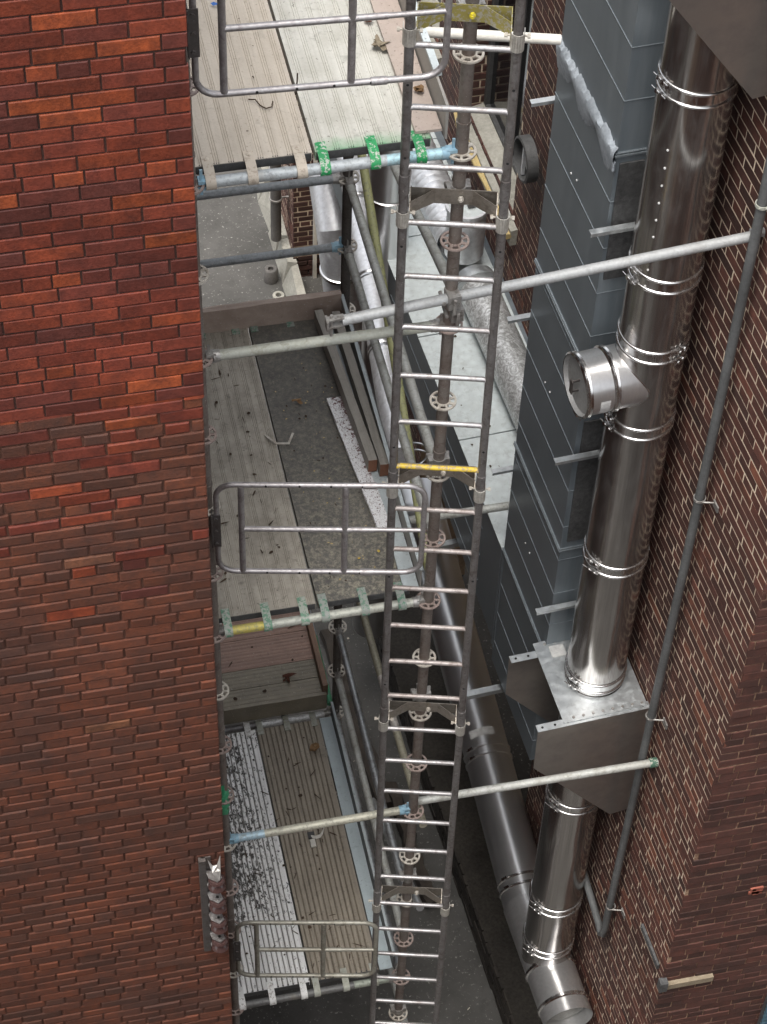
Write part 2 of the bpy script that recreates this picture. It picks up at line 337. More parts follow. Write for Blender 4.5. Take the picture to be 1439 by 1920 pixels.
# ------------------------------------------------------------------ brickwork as geometry
def bricks(mb, attr, O, U, Nn, u0, u1, z0, z1, L=.2135, H=.0677, joint=.009, depth=.008, jit=.0018, skip=None, mi=lambda u, z: 0, header_every=6, bev=.004, hue=None, hmi=None, dj=.003):
    Z = Vector((0,0,1)); k0 = math.floor(z0/H); k1 = math.ceil(z1/H)
    for k in range(k0, k1):
        zc = k*H; hdr = (k % header_every == 0); l = L/2 if hdr else L
        off = ((k*.5) % 1)*l + (0 if not hdr else l*.25) + random.uniform(-.006, .006)
        n0 = math.floor((u0-off)/l); n1 = math.ceil((u1-off)/l)
        drift = random.uniform(-.0016, .0016)
        for i in range(n0, n1):
            a = max(off+i*l+joint/2, u0); b = min(off+(i+1)*l-joint/2, u1)
            if b-a < .02: continue
            um = (a+b)/2
            zb = zc+joint/2+drift; zt = zc+H-joint/2+drift
            if zb < z0: zb = z0
            if skip and skip(a, b, zb, zt): continue
            rough = hmi(um, zc) if hmi else 1.0
            j = lambda: random.uniform(-jit, jit)*rough
            d = depth+random.uniform(-dj, dj*.5)*rough
            q = [(a+j(), zb+j()), (b+j(), zb+j()), (b+j(), zt+j()), (a+j(), zt+j())]
            bb = bev*(1+rough*.35)
            r1 = [(max(u0, q[0][0]), q[0][1]), (min(u1, q[1][0]), q[1][1]), (min(u1, q[2][0]), q[2][1]), (max(u0, q[3][0]), q[3][1])]
            r2 = [(r1[0][0]+bb, r1[0][1]+bb), (r1[1][0]-bb, r1[1][1]+bb), (r1[2][0]-bb, r1[2][1]-bb), (r1[3][0]+bb, r1[3][1]-bb)]
            P = lambda u, z, n: O + U*u + Nn*n + Z*z
            tl = random.uniform(-.4, .4)*dj*rough
            vs = [P(u, z, -.012) for u, z in r1] + [P(u, z, d-bb*.6) for u, z in r1] + [P(u, z, d+(tl if m < 2 else -tl)) for m, (u, z) in enumerate(r2)]
            mb.add(vs, [(0,1,5,4),(1,2,6,5),(2,3,7,6),(3,0,4,7),(4,5,9,8),(5,6,10,9),(6,7,11,10),(7,4,8,11),(8,9,10,11)], mi(um, zc))
            h = random.random() if hue is None else hue(um, zc)
            attr += [h, random.random(), random.random(), 1.0]*12

def wallobj(name, specs, boxes, mats, label, hue=None, cat='building'):
    mb = MB(); attr = []
    for lo in boxes:
        n = len(mb.v); lo(mb); attr += [.5, .5, .5, 1.0]*(len(mb.v)-n)
    for s in specs: bricks(mb, attr, **s)
    mb.a = attr
    return mb

X, Y, Z = Vector((1,0,0)), Vector((0,1,0)), Vector((0,0,1))
# ---- left building (near corner)
YW = -.8
def hueL(u, z):
    z = z - .045*u   # stain line runs level; small drift
    if z > 2.6 or False: return min(.9, max(0, random.gauss(.46, .24))) if random.random() > (.06 if u < -1.75 else .12) else random.uniform(.86, 1)
    return min(.85, max(0, random.gauss(.45, .22))) if random.random() > .02 else random.uniform(.93, 1)
def miL(u, z): return 0 if (z > 2.6 or random.random() < (z-1.3)*.38) else 2
def roughL(u, z): return .45 if z > 2.6 else 1.25
left = thing('brick_building', (-1.2, YW, GZ), 'tall red brick building corner filling the left side, weathered and browner lower down', 'building')
mb = MB(); at = []
mb.hexa([(-6, YW-.001, 2.64), (-1.206, YW-.001, 2.64), (-1.206, 6, 2.64), (-6, 6, 2.64), (-6, YW-.001, 6.2), (-1.206, YW-.001, 6.2), (-1.206, 6, 6.2), (-6, 6, 6.2)], 1)
mb.hexa([(-6, YW+.001, GZ), (-1.218, YW+.001, GZ), (-1.218, 6, GZ), (-6, 6, GZ), (-6, YW+.001, 2.64), (-1.218, YW+.001, 2.64), (-1.218, 6, 2.64), (-6, 6, 2.64)], 3)
at += [.5,.5,.5,1]*16
bricks(mb, at, Vector((0, YW-.001, 0)), X, -Y, -3.8, -1.2, 2.64, 6.2, joint=.0075, depth=.0065, mi=miL, hmi=roughL, hue=hueL, header_every=7, bev=.003)
bricks(mb, at, Vector((0, YW, 0)), X, -Y, -3.8, -1.207, GZ, 2.64, joint=.0085, depth=.007, mi=miL, hmi=roughL, hue=hueL, header_every=6, bev=.004)
bricks(mb, at, Vector((-1.212, 0, 0)), Y, X, YW, 4.0, GZ, 5.0, depth=.006, mi=lambda u, z: 2, hmi=lambda u, z: 1.2, hue=hueL)
mb.a = at
obj('wall', mb, [M['brick_red'], M['mortar_dark'], M['brick_brown'], M['mortar_brown']], left, smooth=False)

# ---- right building near wall (side face + face towards the camera)
right = thing('brick_building', W(0, 0, GZ), 'dark brick building with pale mortar joints on the right, behind the shiny flue', 'building')
mb = MB(); at = []
CS = -.62
p = [W(-.006, CS+.006, 0), W(-.006, 1.75, 0), W(-3, 1.75, 0), W(-3, CS+.006, 0)]
mb.hexa([(v.x, v.y, GZ) for v in p] + [(v.x, v.y, 5.0) for v in p], 1); at += [.5,.5,.5,1]*8
def hueR(u, z):
    return min(1, max(0, random.gauss(.42 + (.18 if u < .1 else 0), .24)))
bricks(mb, at, W(-.006, 0, 0), T1, N1, CS, 1.75, GZ, 5.0, joint=.0095, depth=.0022, hue=hueR, bev=.001, jit=.0022, dj=.0012)
mb.a = at
obj('wall', mb, [M['brick_right'], M['mortar_pale']], right, smooth=False)
mb = MB(); at = []
q0 = W(0, CS, 0)
mb.plate([(q0.x+.004, q0.y+.004, GZ), (q0.x+3.2, q0.y+.004, GZ), (q0.x+3.2, q0.y+.004, 5), (q0.x+.004, q0.y+.004, 5)], (0, 1, 0), .003, 1); at += [.5,.5,.5,1]*8
bricks(mb, at, Vector((q0.x, q0.y+.003, 0)), X, -Y, 0.002, 3.2, GZ, 5.0, joint=.008, depth=.005, hue=lambda u, z: min(1, max(0, random.gauss(.42, .13))), bev=.002, jit=.002, hmi=lambda u, z: 1.2)
mb.a = at
obj('front_wall', mb, [M['brick_right'], M['mortar_front']], right, smooth=False)
# stone bits and damage low on that corner
mb = MB(); mb.box((q0.x+.16, q0.y-.012, -3.52), (.34, .035, .055)); obj('stone_course', mb, mortar_mat('tan_stone', (.20, .16, .11), (.30, .25, .18)), right, smooth=False)
mb = MB(); mb.box((q0.x+.0, q0.y-.02, -3.49), (.05, .05, .10)); mb.box(W(.008, -.40, -3.42), (.016, .30, .05), (N1, T1, Z)); obj('corner_stone', mb, M['dark_insul'], right, smooth=False)
mb = MB()
for i in range(9): mb.box((q0.x+.46+random.uniform(-.04, .04), q0.y-.004, -2.52+random.uniform(-.03, .03)), (.035, .012, .025))
obj('chipped_brick', mb, M['chips'] if 0 else brick_mat('fresh_chipped_brick', [(0, (.42, .14, .09)), (1, (.5, .18, .11))], (.25, .07, .05)), right, smooth=False)

bl = thing('louvre_shutter', (q0.x+1.07, q0.y, -4.5), 'blue grey louvred shutter at the lower right edge of the picture', 'shutter')
mb = MB(); mb.box((q0.x+1.19, q0.y-.012, -4.40), (.86, .02, .96)); obj('panel', mb, M['frame_dark'], bl, smooth=False)
mb = MB()
for k_ in range(19): mb.box((q0.x+1.19, q0.y-.03, -3.95-.05*k_), (.84, .006, .045), (X, Vector((0, .8, -.6)), Vector((0, .6, .8))))
obj('slats', mb, paint('blue_slat_paint', (.035, .075, .10), (.07, .11, .13), .2), bl, smooth=False)['kind'] = 'stuff'

# ---- building behind, further along the alley on the right
far = thing('brick_building', F(0, 2, GZ), 'older brick building further up the alley, with deep dark window openings and stone sills', 'building')
mb = MB(); at = []
OPEN = [(2.18, 3.32, -1.2, 1.3), (.05, 1.66, -2.6, 1.6), (4.0, 5.1, -1.2, 1.3)]
VOID = (.0, 3.8, GZ, -2.75)  # open recess added low in this wall so the stretch behind the flue falls dark
def skipF(a, b, zb, zt):
    return any(b > s0 and a < s1 and zt > z0 and zb < z1 for s0, s1, z0, z1 in OPEN+[VOID])
# backing built as strips so that the openings stay open
def strip(s0, s1, z0, z1, n0=-.5, n1=-.006):
    p = [F(n1, s0, 0), F(n1, s1, 0), F(n0, s1, 0), F(n0, s0, 0)]
    mb.hexa([(v.x, v.y, z0) for v in p] + [(v.x, v.y, z1) for v in p], 1); at.extend([.5,.5,.5,1]*8)
VB = -2.74
strip(0, .05, VB, 3); strip(.05, 1.66, VB, -2.6); strip(.05, 1.66, 1.6, 3); strip(1.66, 2.18, VB, 3); strip(2.18, 3.32, VB, -1.2); strip(2.18, 3.32, 1.3, 3)
strip(0, 3.8, GZ, VB-.002, -1.6, -1.5); strip(0, 3.8, VB-.1, VB-.002, -1.498, -.008); strip(3.32, 3.8, VB, 3); strip(3.8, 4.0, GZ, 3); strip(4.0, 5.1, GZ, -1.2); strip(4.0, 5.1, 1.3, 3); strip(5.1, 5.6, GZ, 3)
for s0, s1, z0, z1 in OPEN:
    p = [F(-.36, s0, 0), F(-.36, s1, 0), F(-.40, s1, 0), F(-.40, s0, 0)]
    bricks(mb, at, F(0, s1-.002, 0), -N2, -T2, .002, .165, z0, z1, joint=.012, depth=.006, hue=lambda u, z: random.uniform(0, .4))
for u0_, u1_, za, zb_ in ((0, .05, VB, 2.6), (.05, 1.66, 1.6, 2.6), (1.66, 2.18, VB, 2.6), (2.18, 3.32, VB, -1.2), (2.18, 3.32, 1.3, 2.6), (3.32, 4.0, VB, 2.6), (4.0, 5.1, VB, -1.2), (4.0, 5.1, 1.3, 2.6), (5.1, 5.6, VB, 2.6), (3.8, 5.6, GZ, VB)):
    bricks(mb, at, F(-.006, 0, 0), T2, N2, u0_, u1_, za, zb_, joint=.008, depth=.0025, hue=hueR, bev=.001, jit=.0022, dj=.0012)
mb.a = at
obj('wall', mb, [M['brick_right'], M['mortar_pale']], far, smooth=False)
for s0, s1, z0, z1 in OPEN:
    w = MB(); p = [F(-.17, s0, 0), F(-.17, s1, 0), F(-.20, s1, 0), F(-.20, s0, 0)]
    w.hexa([(v.x, v.y, z0) for v in p] + [(v.x, v.y, z1) for v in p])
    wo = obj('window', w, M['glass_dark'], far, smooth=False)
    fr = MB()
    for s in (s0+.03, (s0+s1)/2, s1-.03): fr.box(F(-.155, s, (z0+z1)/2), (.03, .05, z1-z0-.01), (N2, T2, Z))
    fr.box(F(-.155, (s0+s1)/2, z0+.04), (.032, s1-s0-.012, .06), (N2, T2, Z))
    f_ = obj('frame', fr, M['frame_dark'], wo, smooth=False); f_.matrix_parent_inverse = Matrix.Identity(4)
    if z0 > -2:
        sl = MB(); a, b = s0-.12, s1+.02
        rng = [a+(b-a)*i/10 for i in range(11)]
        top = [F(.045+random.uniform(-.006, .006), s, z0+.012) for s in rng]; back = [F(-.165, s, z0+.05) for s in rng]
        vs = top+back+[v-Z*.13 for v in top]+[v-Z*.16 for v in back]; n = 11
        fs = [(i, i+1, n+i+1, n+i) for i in range(n-1)]+[(2*n+i, 2*n+i+1, i+1, i) for i in range(n-1)]+[(0, n, 3*n, 2*n), (n-1, 3*n-1, 4*n-1, 2*n-1)]
        sl.add(vs, fs); obj('sill', sl, M['stone'], far, smooth=False)
        fm = MB(); fm.sweep([F(.055+random.uniform(-.012, .012), s, z0-.03) for s in rng], [random.uniform(.012, .032) for _ in rng], 7); obj('sealant', fm, M['foam'], far)
# set-back part and the pier at the end of the alley
endb = thing('brick_building', (1.6, 9.6, GZ), 'brick pier and red painted bay at the far end, seen under the top deck', 'building')
mb = MB(); at = []
mb.bbox((1.136, 9.604, GZ+.28), (4, 15, 1.0), 1); mb.bbox((1.62, 7.9, GZ), (4, 9.60, 1.0), 1); at += [.5,.5,.5,1]*16
bricks(mb, at, Vector((1.136, 0, 0)), Y, -X, 9.60, 13.5, GZ+.28, -1, joint=.014, depth=.004, hue=lambda u, z: random.uniform(.2, .8))
bricks(mb, at, Vector((0, 9.604, 0)), X, -Y, 1.13, 1.62, GZ, -1, joint=.012, depth=.006, hue=lambda u, z: random.uniform(0, .3))
mb.a = at
obj('wall', mb, [M['brick_right'], M['mortar_pale']], endb, smooth=False)
mb = MB(); mb.bbox((1.33, 9.56, GZ), (1.365, 9.597, -2)); obj('trim', mb, M['white_pvc'], endb, smooth=False)
mb = MB(); mb.bbox((1.40, 9.56, GZ+.8), (1.60, 9.597, -2)); obj('painted_panel', mb, M['redpaint'], endb, smooth=False)
mb = MB(); yy = 9.0
while yy < 13.4:
    l = random.uniform(.3, .6); e = lambda: random.uniform(-.03, .03)
    mb.hexa([(1.0+e(), yy, GZ), (1.16, yy, GZ), (1.16, yy+l-.02, GZ), (1.0+e(), yy+l-.02, GZ), (1.06+e(), yy+.03, GZ+.27), (1.16, yy, GZ+.27), (1.16, yy+l-.02, GZ+.27), (1.06+e(), yy+l-.05, GZ+.27)]); yy += l
obj('stone_base', mb, M['stone'], endb, smooth=False)

# ---- the photographer's own building behind the camera, unseen; added for reflections, cut low to let light in
mb = MB(); at = []
mb.bbox((-9, -7.6, GZ), (9, -7.15, 2.6), 1); at += [.5,.5,.5,1]*8
bricks(mb, at, Vector((0, -7.15, 0)), X, Y, -4, 5, GZ, 2.6, L=.2135, depth=.005, hue=hueR)
mb.a = at
solo('brick_building', mb, [M['brick_brown'], M['mortar_front']], 'plain unseen brick building behind the camera, added for the flue reflections', 'building', smooth=False)

# ---- ground
g = MB(); N = 60
g.add([(-30, -30, GZ), (30, -30, GZ), (30, 40, GZ), (-30, 40, GZ)], [(0, 1, 2, 3)])
obj('ground', g, M['asphalt'], None, smooth=False, kind='structure')
mb = MB(); at = []
bricks(mb, at, W(.22, 0, 0), T1, N1, .2, 7.0, GZ, GZ+.34, hue=lambda u, z: random.random(), hmi=lambda u, z: 2.5, depth=.01)
n = len(mb.v); p = [W(.222, .2, 0), W(.222, 7, 0), W(-.2, 7, 0), W(-.2, .2, 0)]
mb.hexa([(v.x, v.y, GZ) for v in p] + [(v.x, v.y, GZ+.33) for v in p], 1); at += [.5,.5,.5,1]*8
mb.a = at
solo('brick_kerb', mb, [M['curb'], mortar_mat('kerb_top', (.035, .032, .028), (.075, .068, .058))], 'low crumbling brick kerb along the foot of the right wall, under the horizontal flue', 'kerb', smooth=False)
mb = MB()
for i, (s, n, l, w) in enumerate(((3.2, .62, 1.9, .15), (2.2, .50, 1.2, .12))):
    vs = []; K = 14
    for k in range(K+1):
        c = W(n+random.uniform(-.02, .02), s+l*(k/K), GZ+.07)
        ww = w*random.uniform(.75, 1.1)
        vs += [c-N1*ww/2, c+N1*ww/2, c+N1*ww*.42+Z*random.uniform(.05, .1), c-N1*ww*.4+Z*random.uniform(.05, .1)]
    mb.add(vs, [(4*k+a, 4*k+(a+1) % 4, 4*k+4+(a+1) % 4, 4*k+4+a) for k in range(K) for a in range(4)]+[(0, 1, 2, 3), (4*K+3, 4*K+2, 4*K+1, 4*K)])
solo('rotten_timber', mb, M['rotten'], 'blackened rotten timbers lying on the ground beside the kerb', 'timber', smooth=False)

# ------------------------------------------------------------------ scaffold parts
TR = .0242
def rosette_mb(c, rot=0):
    mb = MB(); seg = 48; c = Vector(c); th = .009
    def ring(r0, r1):
        mb.lathe(c, [(r0, -th/2), (r1, -th/2), (r1, th/2), (r0, th/2), (r0, -th/2)], seg)
    ring(.0274, .035); ring(.0525, .0625)
    for k in range(8):
        a = rot+2*math.pi*(k+.5)/8; d = Vector((math.cos(a), math.sin(a), 0)); u = Vector((-d.y, d.x, 0))
        wdt = .010 if k % 2 else .013
        mb.box(c+d*.043, (.022, wdt, th*.96), (d, u, Z))
    return mb
STD = {}
def standard(x, y, z0, z1, zs, label, mat, rmat, lean=(0, 0)):
    st = thing('scaffold_standard', (x, y, z0), label, 'scaffold post', 'upright posts of the scaffold')
    xo = lambda z: x+lean[0]*z
    mb = MB(); mb.tube((xo(z0), y, z0), (xo(z1), y, z1), .0272, 18)
    zz = math.floor(z0)+.25
    for zc in [z for z in (-4.85, -2.85, -.85, 1.15, 3.15) if z0 < z < z1]: mb.tube((xo(zc), y, zc), (xo(zc), y, zc+.014), .031, 18)
    obj('post', mb, mat, st)
    for i, z in enumerate(zs): obj('rosette', rosette_mb((xo(z), y, z), random.uniform(0, .7)), rmat[i % len(rmat)], st)
    mb = MB(); mb.bbox((x-.075, y-.075, GZ), (x+.075, y+.075, GZ+.008)); mb.tube((x, y, GZ+.008), (x, y, z0+.1), .019, 12)
    mb.lathe((x, y, GZ+.22), [(TR, 0), (.05, 0), (.05, .03), (TR, .03)], 10)
    obj('base_jack', mb, M['clamp'], st, smooth=True)
    return st
allz = [3.5-.5*i for i in range(22)]
XL = -1.102
standard(0, 0, GZ+.25, 4.75, [4.5, 4]+[z for z in allz if z > GZ+.3], 'rust brown front post standing directly behind the ladder', M['standard'], [M['rosette_pink'], M['rosette_pink'], M['rosette_pale'], M['rosette_pale']])
standard(XL, 0, GZ+.25, 4.75, [4.5, 4]+[z for z in allz if z > GZ+.3], 'front post beside the corner of the left brick building, next to the brown spools', M['standard'], [M['rosette_pink'], M['rosette_pale'], M['rosette_pink']], (-.0045, 0))
standard(0, 2.1, GZ+.25, 3.1, [z for z in allz if GZ+.3 < z < 3.1], 'dark rear post on the right, where the blue ended cross tubes meet', M['standard_dark'], [M['rosette_pale']])
standard(XL, 2.1, GZ+.25, 3.1, [z for z in allz if GZ+.3 < z < 3.1], 'rear post on the left, standing behind the brick building', M['standard_dark'], [M['rosette_pale']])

def ledger(a, b, mat, label, endmat=None, cat='scaffold tube', group='scaffold tubes', wedge=(1, 1), r=TR, n=1, trim=.055):
    a = Vector(a); b = Vector(b); d = (b-a).normalized()
    th = thing('scaffold_tube', a.lerp(b, .5), label, cat, group)
    ta = a+d*(trim if wedge[0] else 0); tb = b-d*(trim if wedge[1] else 0)
    mb = MB(); mb.tube(ta, tb, r, 16, n=n); obj('tube', mb, mat, th)
    side = d.cross(Z).normalized() if abs(d.z) < .9 else X
    up = side.cross(d).normalized()
    for (c, s, on_) in ((ta, 1, wedge[0]), (tb, -1, wedge[1])):
        if not on_: continue
        h = MB()
        h.box(c-d*s*.012+up*.016, (.044, .038, .016), (d, side, up)); h.box(c-d*s*.012-up*.016, (.044, .038, .016), (d, side, up))
        h.tube(c+d*s*.028, c-d*s*.002, r+.0035, 14)
        h.box(c-d*s*.020+up*.006, (.012, .008, .13), (d, side, up))
        obj('wedge_head', h, endmat or M['clamp'], th)
    return th

ledger((XL, 0, 3), (0, 0, 3), M['tr1'], 'speckled grey cross tube with pale blue end carrying the near edge of the top deck', M['blue_tube'])
ledger((XL, 0, 0), (0, 0, 0), M['tr2'], 'pale yellowish cross tube with green smears carrying the near edge of the middle deck')
ledger((XL, 0, -4), (0, 0, -4), M['tr3'], 'dark cross tube with white hooks at the bottom carrying the lowest deck')
ledger((XL, 0, 2), (0, 0, 2), M['pale_green_tube'], 'pale greenish guard tube crossing above the middle deck, below the long silver tie')
ledger((XL, 2.1, 1), (0, 2.1, 1), M['tube_dark'], 'upper dull grey rear cross tube just under the top deck')
ledger((XL, 2.1, .5), (0, 2.1, .5), M['tube_dark'], 'lower dull grey rear cross tube with blue painted end', M['blue_tube'])
mb = MB(); 
ledger((XL, 2.1, 0), (0, 2.1, 0), M['tube_dark'], 'rear cross tube under the far end of the middle deck, behind the timber')
ledger((XL, 2.1, -4), (0, 2.1, -4), tubemix('rear_deck_tube', (.62, .63, .63), (.14, .13, .13), 0, -1.2, -.55), 'bright silver cross tube at the far end of the lowest deck')
ledger((0, 0, 0), (0, 2.1, 0), M['tube'], 'long tube along the outer edge of the middle deck')
ledger((0, 0, 1), (0, 2.1, 1), M['tube_pale'], 'upper guard tube running lengthwise beside the middle deck')
ledger((0, 0, .5), (0, 2.1, .5), M['tube_pale'], 'lower guard tube running lengthwise beside the middle deck')
ledger((0, 0, -3), (0, 2.1, -3), M['tube'], 'upper guard tube running lengthwise beside the lowest deck')
ledger((0, 0, -3.5), (0, 2.1, -3.5), M['tube_pale'], 'lower guard tube running lengthwise beside the lowest deck')
ledger((0, 0, -4), (0, 2.1, -4), M['tube'], 'long tube along the outer edge of the lowest deck')
ledger((XL, 0, 1), (XL, 2.1, 1), M['tube'], 'guard tube of the middle deck hidden behind the brick corner')
ledger((.035, .03, 2.13), (.255, 2.1, 1.03), M['tube_pale'], 'pale lengthwise tube clamped to the front post beside the galvanised duct', wedge=(0, 0))
ledger((.06, 2.55, 1.55), (.06, .18, -.12), M['olive'], 'olive yellow diagonal tube rising behind the ladder', wedge=(0, 0))
ledger((.055, 1.75, -2.25), (.055, -.05, -2.1), tubemix('corroded_tube', (.30, .28, .21), (.5, .46, .42), 1, .65, 1.1), 'yellow brown tube with a corroded patch below the middle deck', wedge=(0, 0))
ledger((.055, 1.15, -3.70), (.055, -.12, -2.93), M['tube'], 'short bright tube rising towards the front post beside the lowest deck', wedge=(0, 0))
ledger((.09, 2.3, -5.2), (.09, -.1, -4.9), M['tube_pale'], 'pale tube below the lowest deck, seen through the ladder', wedge=(0, 0))
ledger((-.02, 4.1, -4.0), (-.035, 2.13, -3.93), tubemix('blue_green_tube', (.38, .42, .45), (.08, .35, .18), 1, 2.0, 2.75), 'blue and green painted tube beside the reddish far boards', M['blue_tube'], wedge=(0, 0))
t_ = ledger((.35, 1.75, -1.54), (1.46, 1.75, -1.545), M['tube_pale'], 'stout weathered tube between the front post and the blue grey duct', wedge=(0, 0), r=.026)
ledger((.05, 1.05, 2.78), (.70, .95, 2.72), M['white_pvc'], 'off white tube reaching from behind the ladder to the blue grey duct', wedge=(0, 0), r=.024)

# long ties to the right wall
def clampset(th, c, d, name='coupler'):
    mb = MB(); mb.box(Vector(c), (.055, .075, .075), (d, d.cross(Z).normalized(), Z)); mb.tube(Vector(c)+Vector((.0, -.05, .03)), Vector(c)+Vector((0, -.05, -.05)), .008, 8)
    mb.tube(Vector(c)-d*.045+Y*-.03, Vector(c)-d*.045+Y*.05, .009, 8)
    obj(name, mb, M['clamp'], th)
a, b = Vector((-.50, -.075, 2.19)), Vector((1.40, .10, 2.19)); d = (b-a).normalized()
tie = thing('tie_tube', a, 'long silver tie tube crossing in front of the flue to the grey conduit', 'scaffold tube', 'scaffold tubes')
mb = MB(); mb.tube(a, b, TR, 18, n=8); obj('tube', mb, galv('tie_silver', (.42, .43, .43), .5, (.25, .24, .22), .35, .45), tie)
mb = MB(); mb.box(a-d*.03+Z*.022, (.08, .03, .008), (d, Y, Z)); mb.box(a-d*.03-Z*.022, (.08, .03, .008), (d, Y, Z)); mb.box(a-d*.065, (.01, .05, .05), (d, Y, Z)); mb.tube(a-d*.045+Z*.045, a-d*.045-Z*.08, .007, 8)
obj('end_jaw', mb, M['clamp'], tie)
mb = MB(); mb.plate([b, b+d*.06+Z*.0-Y*.02, b+d*.075+Y*.02, b+Y*.03], (0, 0, 1), .02); mb.lathe(b+d*.02, [(.027, -.012), (.034, -.012), (.034, .012), (.027, .012)], 18, (Y, Z, d)); obj('wall_end', mb, M['tube'], tie)
clampset(tie, (0, -.03, 2.19), d); clampset(tie, (.02, -.02, 2.10), d, 'coupler')
a, b = Vector((-1.04, .03, -1.975)), Vector((-.03, .03, -1.975)); 
ledger((XL, 0, -1.975), (0, 0, -1.975), M['brace_mix'], 'lower tan cross tube with pale blue flattened end above the lowest deck', M['blue_tube'])
a, b = Vector((.02, .035, -1.965)), W(-.01, .02, -1.96); d = (b-a).normalized()
tie2 = thing('tie_tube', a, 'weathered cream tie tube ending in a green collar on the right brick wall', 'scaffold tube', 'scaffold tubes')
mb = MB(); mb.tube(a, b, TR, 18); obj('tube', mb, M['tube_pale'], tie2)
mb = MB(); mb.tube(b-d*.055, b-d*.01, TR+.006, 18); obj('end_collar', mb, paint('green_collar', (.06, .13, .09), (.42, .42, .36), .4), tie2)

# ------------------------------------------------------------------ decks
def ribbed(x0, x1, y0, y1, z, pitch, h, groove=False, th=.045, per=3):
    """Plank: profile across x swept along y."""
    pr = [(x0, z-th), (x0, z)]
    w = x1-x0
    if groove:
        n = int(round(w/pitch)); p = w/n
        for i in range(n):
            c = x0+p*(i+.5)
            for k in range(per):
                g = c+(k-(per-1)/2)*.0095
                pr += [(g-.0022, z), (g-.0014, z-h), (g+.0014, z-h), (g+.0022, z)]
    else:
        n = int(round((w-.03)/pitch)); p = (w-.03)/n
        for i in range(n):
            a = x0+.015+p*i
            pr += [(a+p*.10, z-h), (a+p*.28, z-h), (a+p*.38, z), (a+p*.98, z)]
    pr += [(x1, z), (x1, z-th)]
    mb = MB(); n = len(pr); ny = 10; gro = {i for i in range(n-1) if pr[i][1] < z-h*.6 and pr[i+1][1] < z-h*.6 and abs(pr[i][1]-z) < th*.9 and abs(pr[i+1][1]-z) < th*.9}
    vs = []
    for j in range(ny+1):
        y = y0+(y1-y0)*j/ny; sag = -.006*math.sin(math.pi*j/ny)
        vs += [(px, y, pz+sag) for px, pz in pr]
    fs = [(j*n+i, j*n+i+1, (j+1)*n+i+1, (j+1)*n+i) for j in range(ny) for i in range(n-1)]
    fs += [(j*n+n-1, j*n, (j+1)*n, (j+1)*n+n-1) for j in range(ny)]
    mb.add(vs, fs)
    if not groove:
        for j in range(ny):
            for i in gro: mb.m[j*(n-1)+i] = 1
    mb.add([(px, y0, pz) for px, pz in (pr[0], pr[1], pr[-2], pr[-1])], [(0, 1, 2, 3)])
    mb.add([(px, y1, pz) for px, pz in (pr[0], pr[1], pr[-2], pr[-1])], [(3, 2, 1, 0)])
    return mb
def hook(x, z, y0, w=.042, zt=None, side=-1):
    """Flat strap that runs off the plank and over the cross tube at y=0 (side -1) or y=2.1."""
    mb = MB(); r = TR+.003; t = .005
    yc = 0 if side < 0 else 2.1; s = side
    pts = [(y0-s*.05, z+.001), (yc+(-s)*.028, z+.001)]
    for k in range(7):
        a = math.radians(90+ (-10) - k*28) ; pts.append((yc+s*r*math.cos(a)*1.0, z-TR-.006+0*k+ r*math.sin(a))) if k else None
    pts = [pts[0], pts[1]] + [(yc+s*r*math.cos(R(90-k*25)), (zt if zt is not None else z)+r*math.sin(R(90-k*25))) for k in range(7)]
    n = len(pts); vs = []
    for i, (y, zz) in enumerate(pts):
        if i == 0: dy, dz = pts[1][0]-y, pts[1][1]-zz
        elif i == n-1: dy, dz = y-pts[-2][0], zz-pts[-2][1]
        else: dy, dz = pts[i+1][0]-pts[i-1][0], pts[i+1][1]-pts[i-1][1]
        L = math.hypot(dy, dz) or 1; ny_, nz = dz/L*s, -dy/L*s
        for (xx, o) in ((x-w/2, 0), (x+w/2, 0), (x+w/2, t), (x-w/2, t)): vs.append((xx, y-ny_*o, zz-nz*o))
    fs = [(4*i+a, 4*i+(a+1) % 4, 4*i+4+(a+1) % 4, 4*i+4+a) for i in range(n-1) for a in range(4)]+[(0, 1, 2, 3), (4*n-1, 4*n-2, 4*n-3, 4*n-4)]
    mb.add(vs, fs)
    mb.lathe((x, y0-s*.03, z+.002), [(.011, 0), (.011, .006), (.0005, .008)], 10)
    return mb
def deck(x0, x1, z, mat, label, hooks, hmat, pitch, h, groove, y0=.062, y1=2.04, zt=None, per=3):
    th = thing('scaffold_plank', ((x0+x1)/2, 1, z), label, 'plank', 'scaffold planks')
    obj('board', ribbed(x0, x1, y0, y1, z, pitch, h, groove, per=per), [mat, M['groove_white'] if mat is M['deck_white_grimy'] else M['groove_brown']] if h > .004 and not groove else mat, th, angle=30)
    mb = MB(); mb.bbox((x0+.004, y0-.004, z-.042), (x1-.004, y0+.012, z-.003)); obj('end_plate', mb, M['frame_dark'], th, smooth=False)  # dark colour paints the shaded gap between plank end and cross tube
    for hx in hooks: obj('hook', hook(hx, z, y0, zt=zt), hmat, th, smooth=True, angle=50)
    for hx in hooks: obj('hook', hook(hx, z, y1, zt=zt, side=1), hmat, th, smooth=True, angle=50)
    return th
deck(-1.083, -.605, 3.035, M['deck_beige'], 'beige grooved plank of the top deck, nearest the left brick building', (-1.03, -.86, -.66), M['beige_hook'], .062, .003, True, zt=3)
deck(-.592, -.115, 3.035, M['deck_grey'], 'pale grey grooved plank of the top deck with green painted near edge', (-.565, -.36, -.17), M['green'], .062, .003, True, zt=3)
deck(-1.085, -.572, .035, M['deck_tan'], 'tan grooved plank of the middle deck, littered with twigs', (-1.03, -.83, -.64), paint('grey_green_hook', (.36, .38, .33), (.12, .26, .17), .55), .060, .0025, True, zt=0)
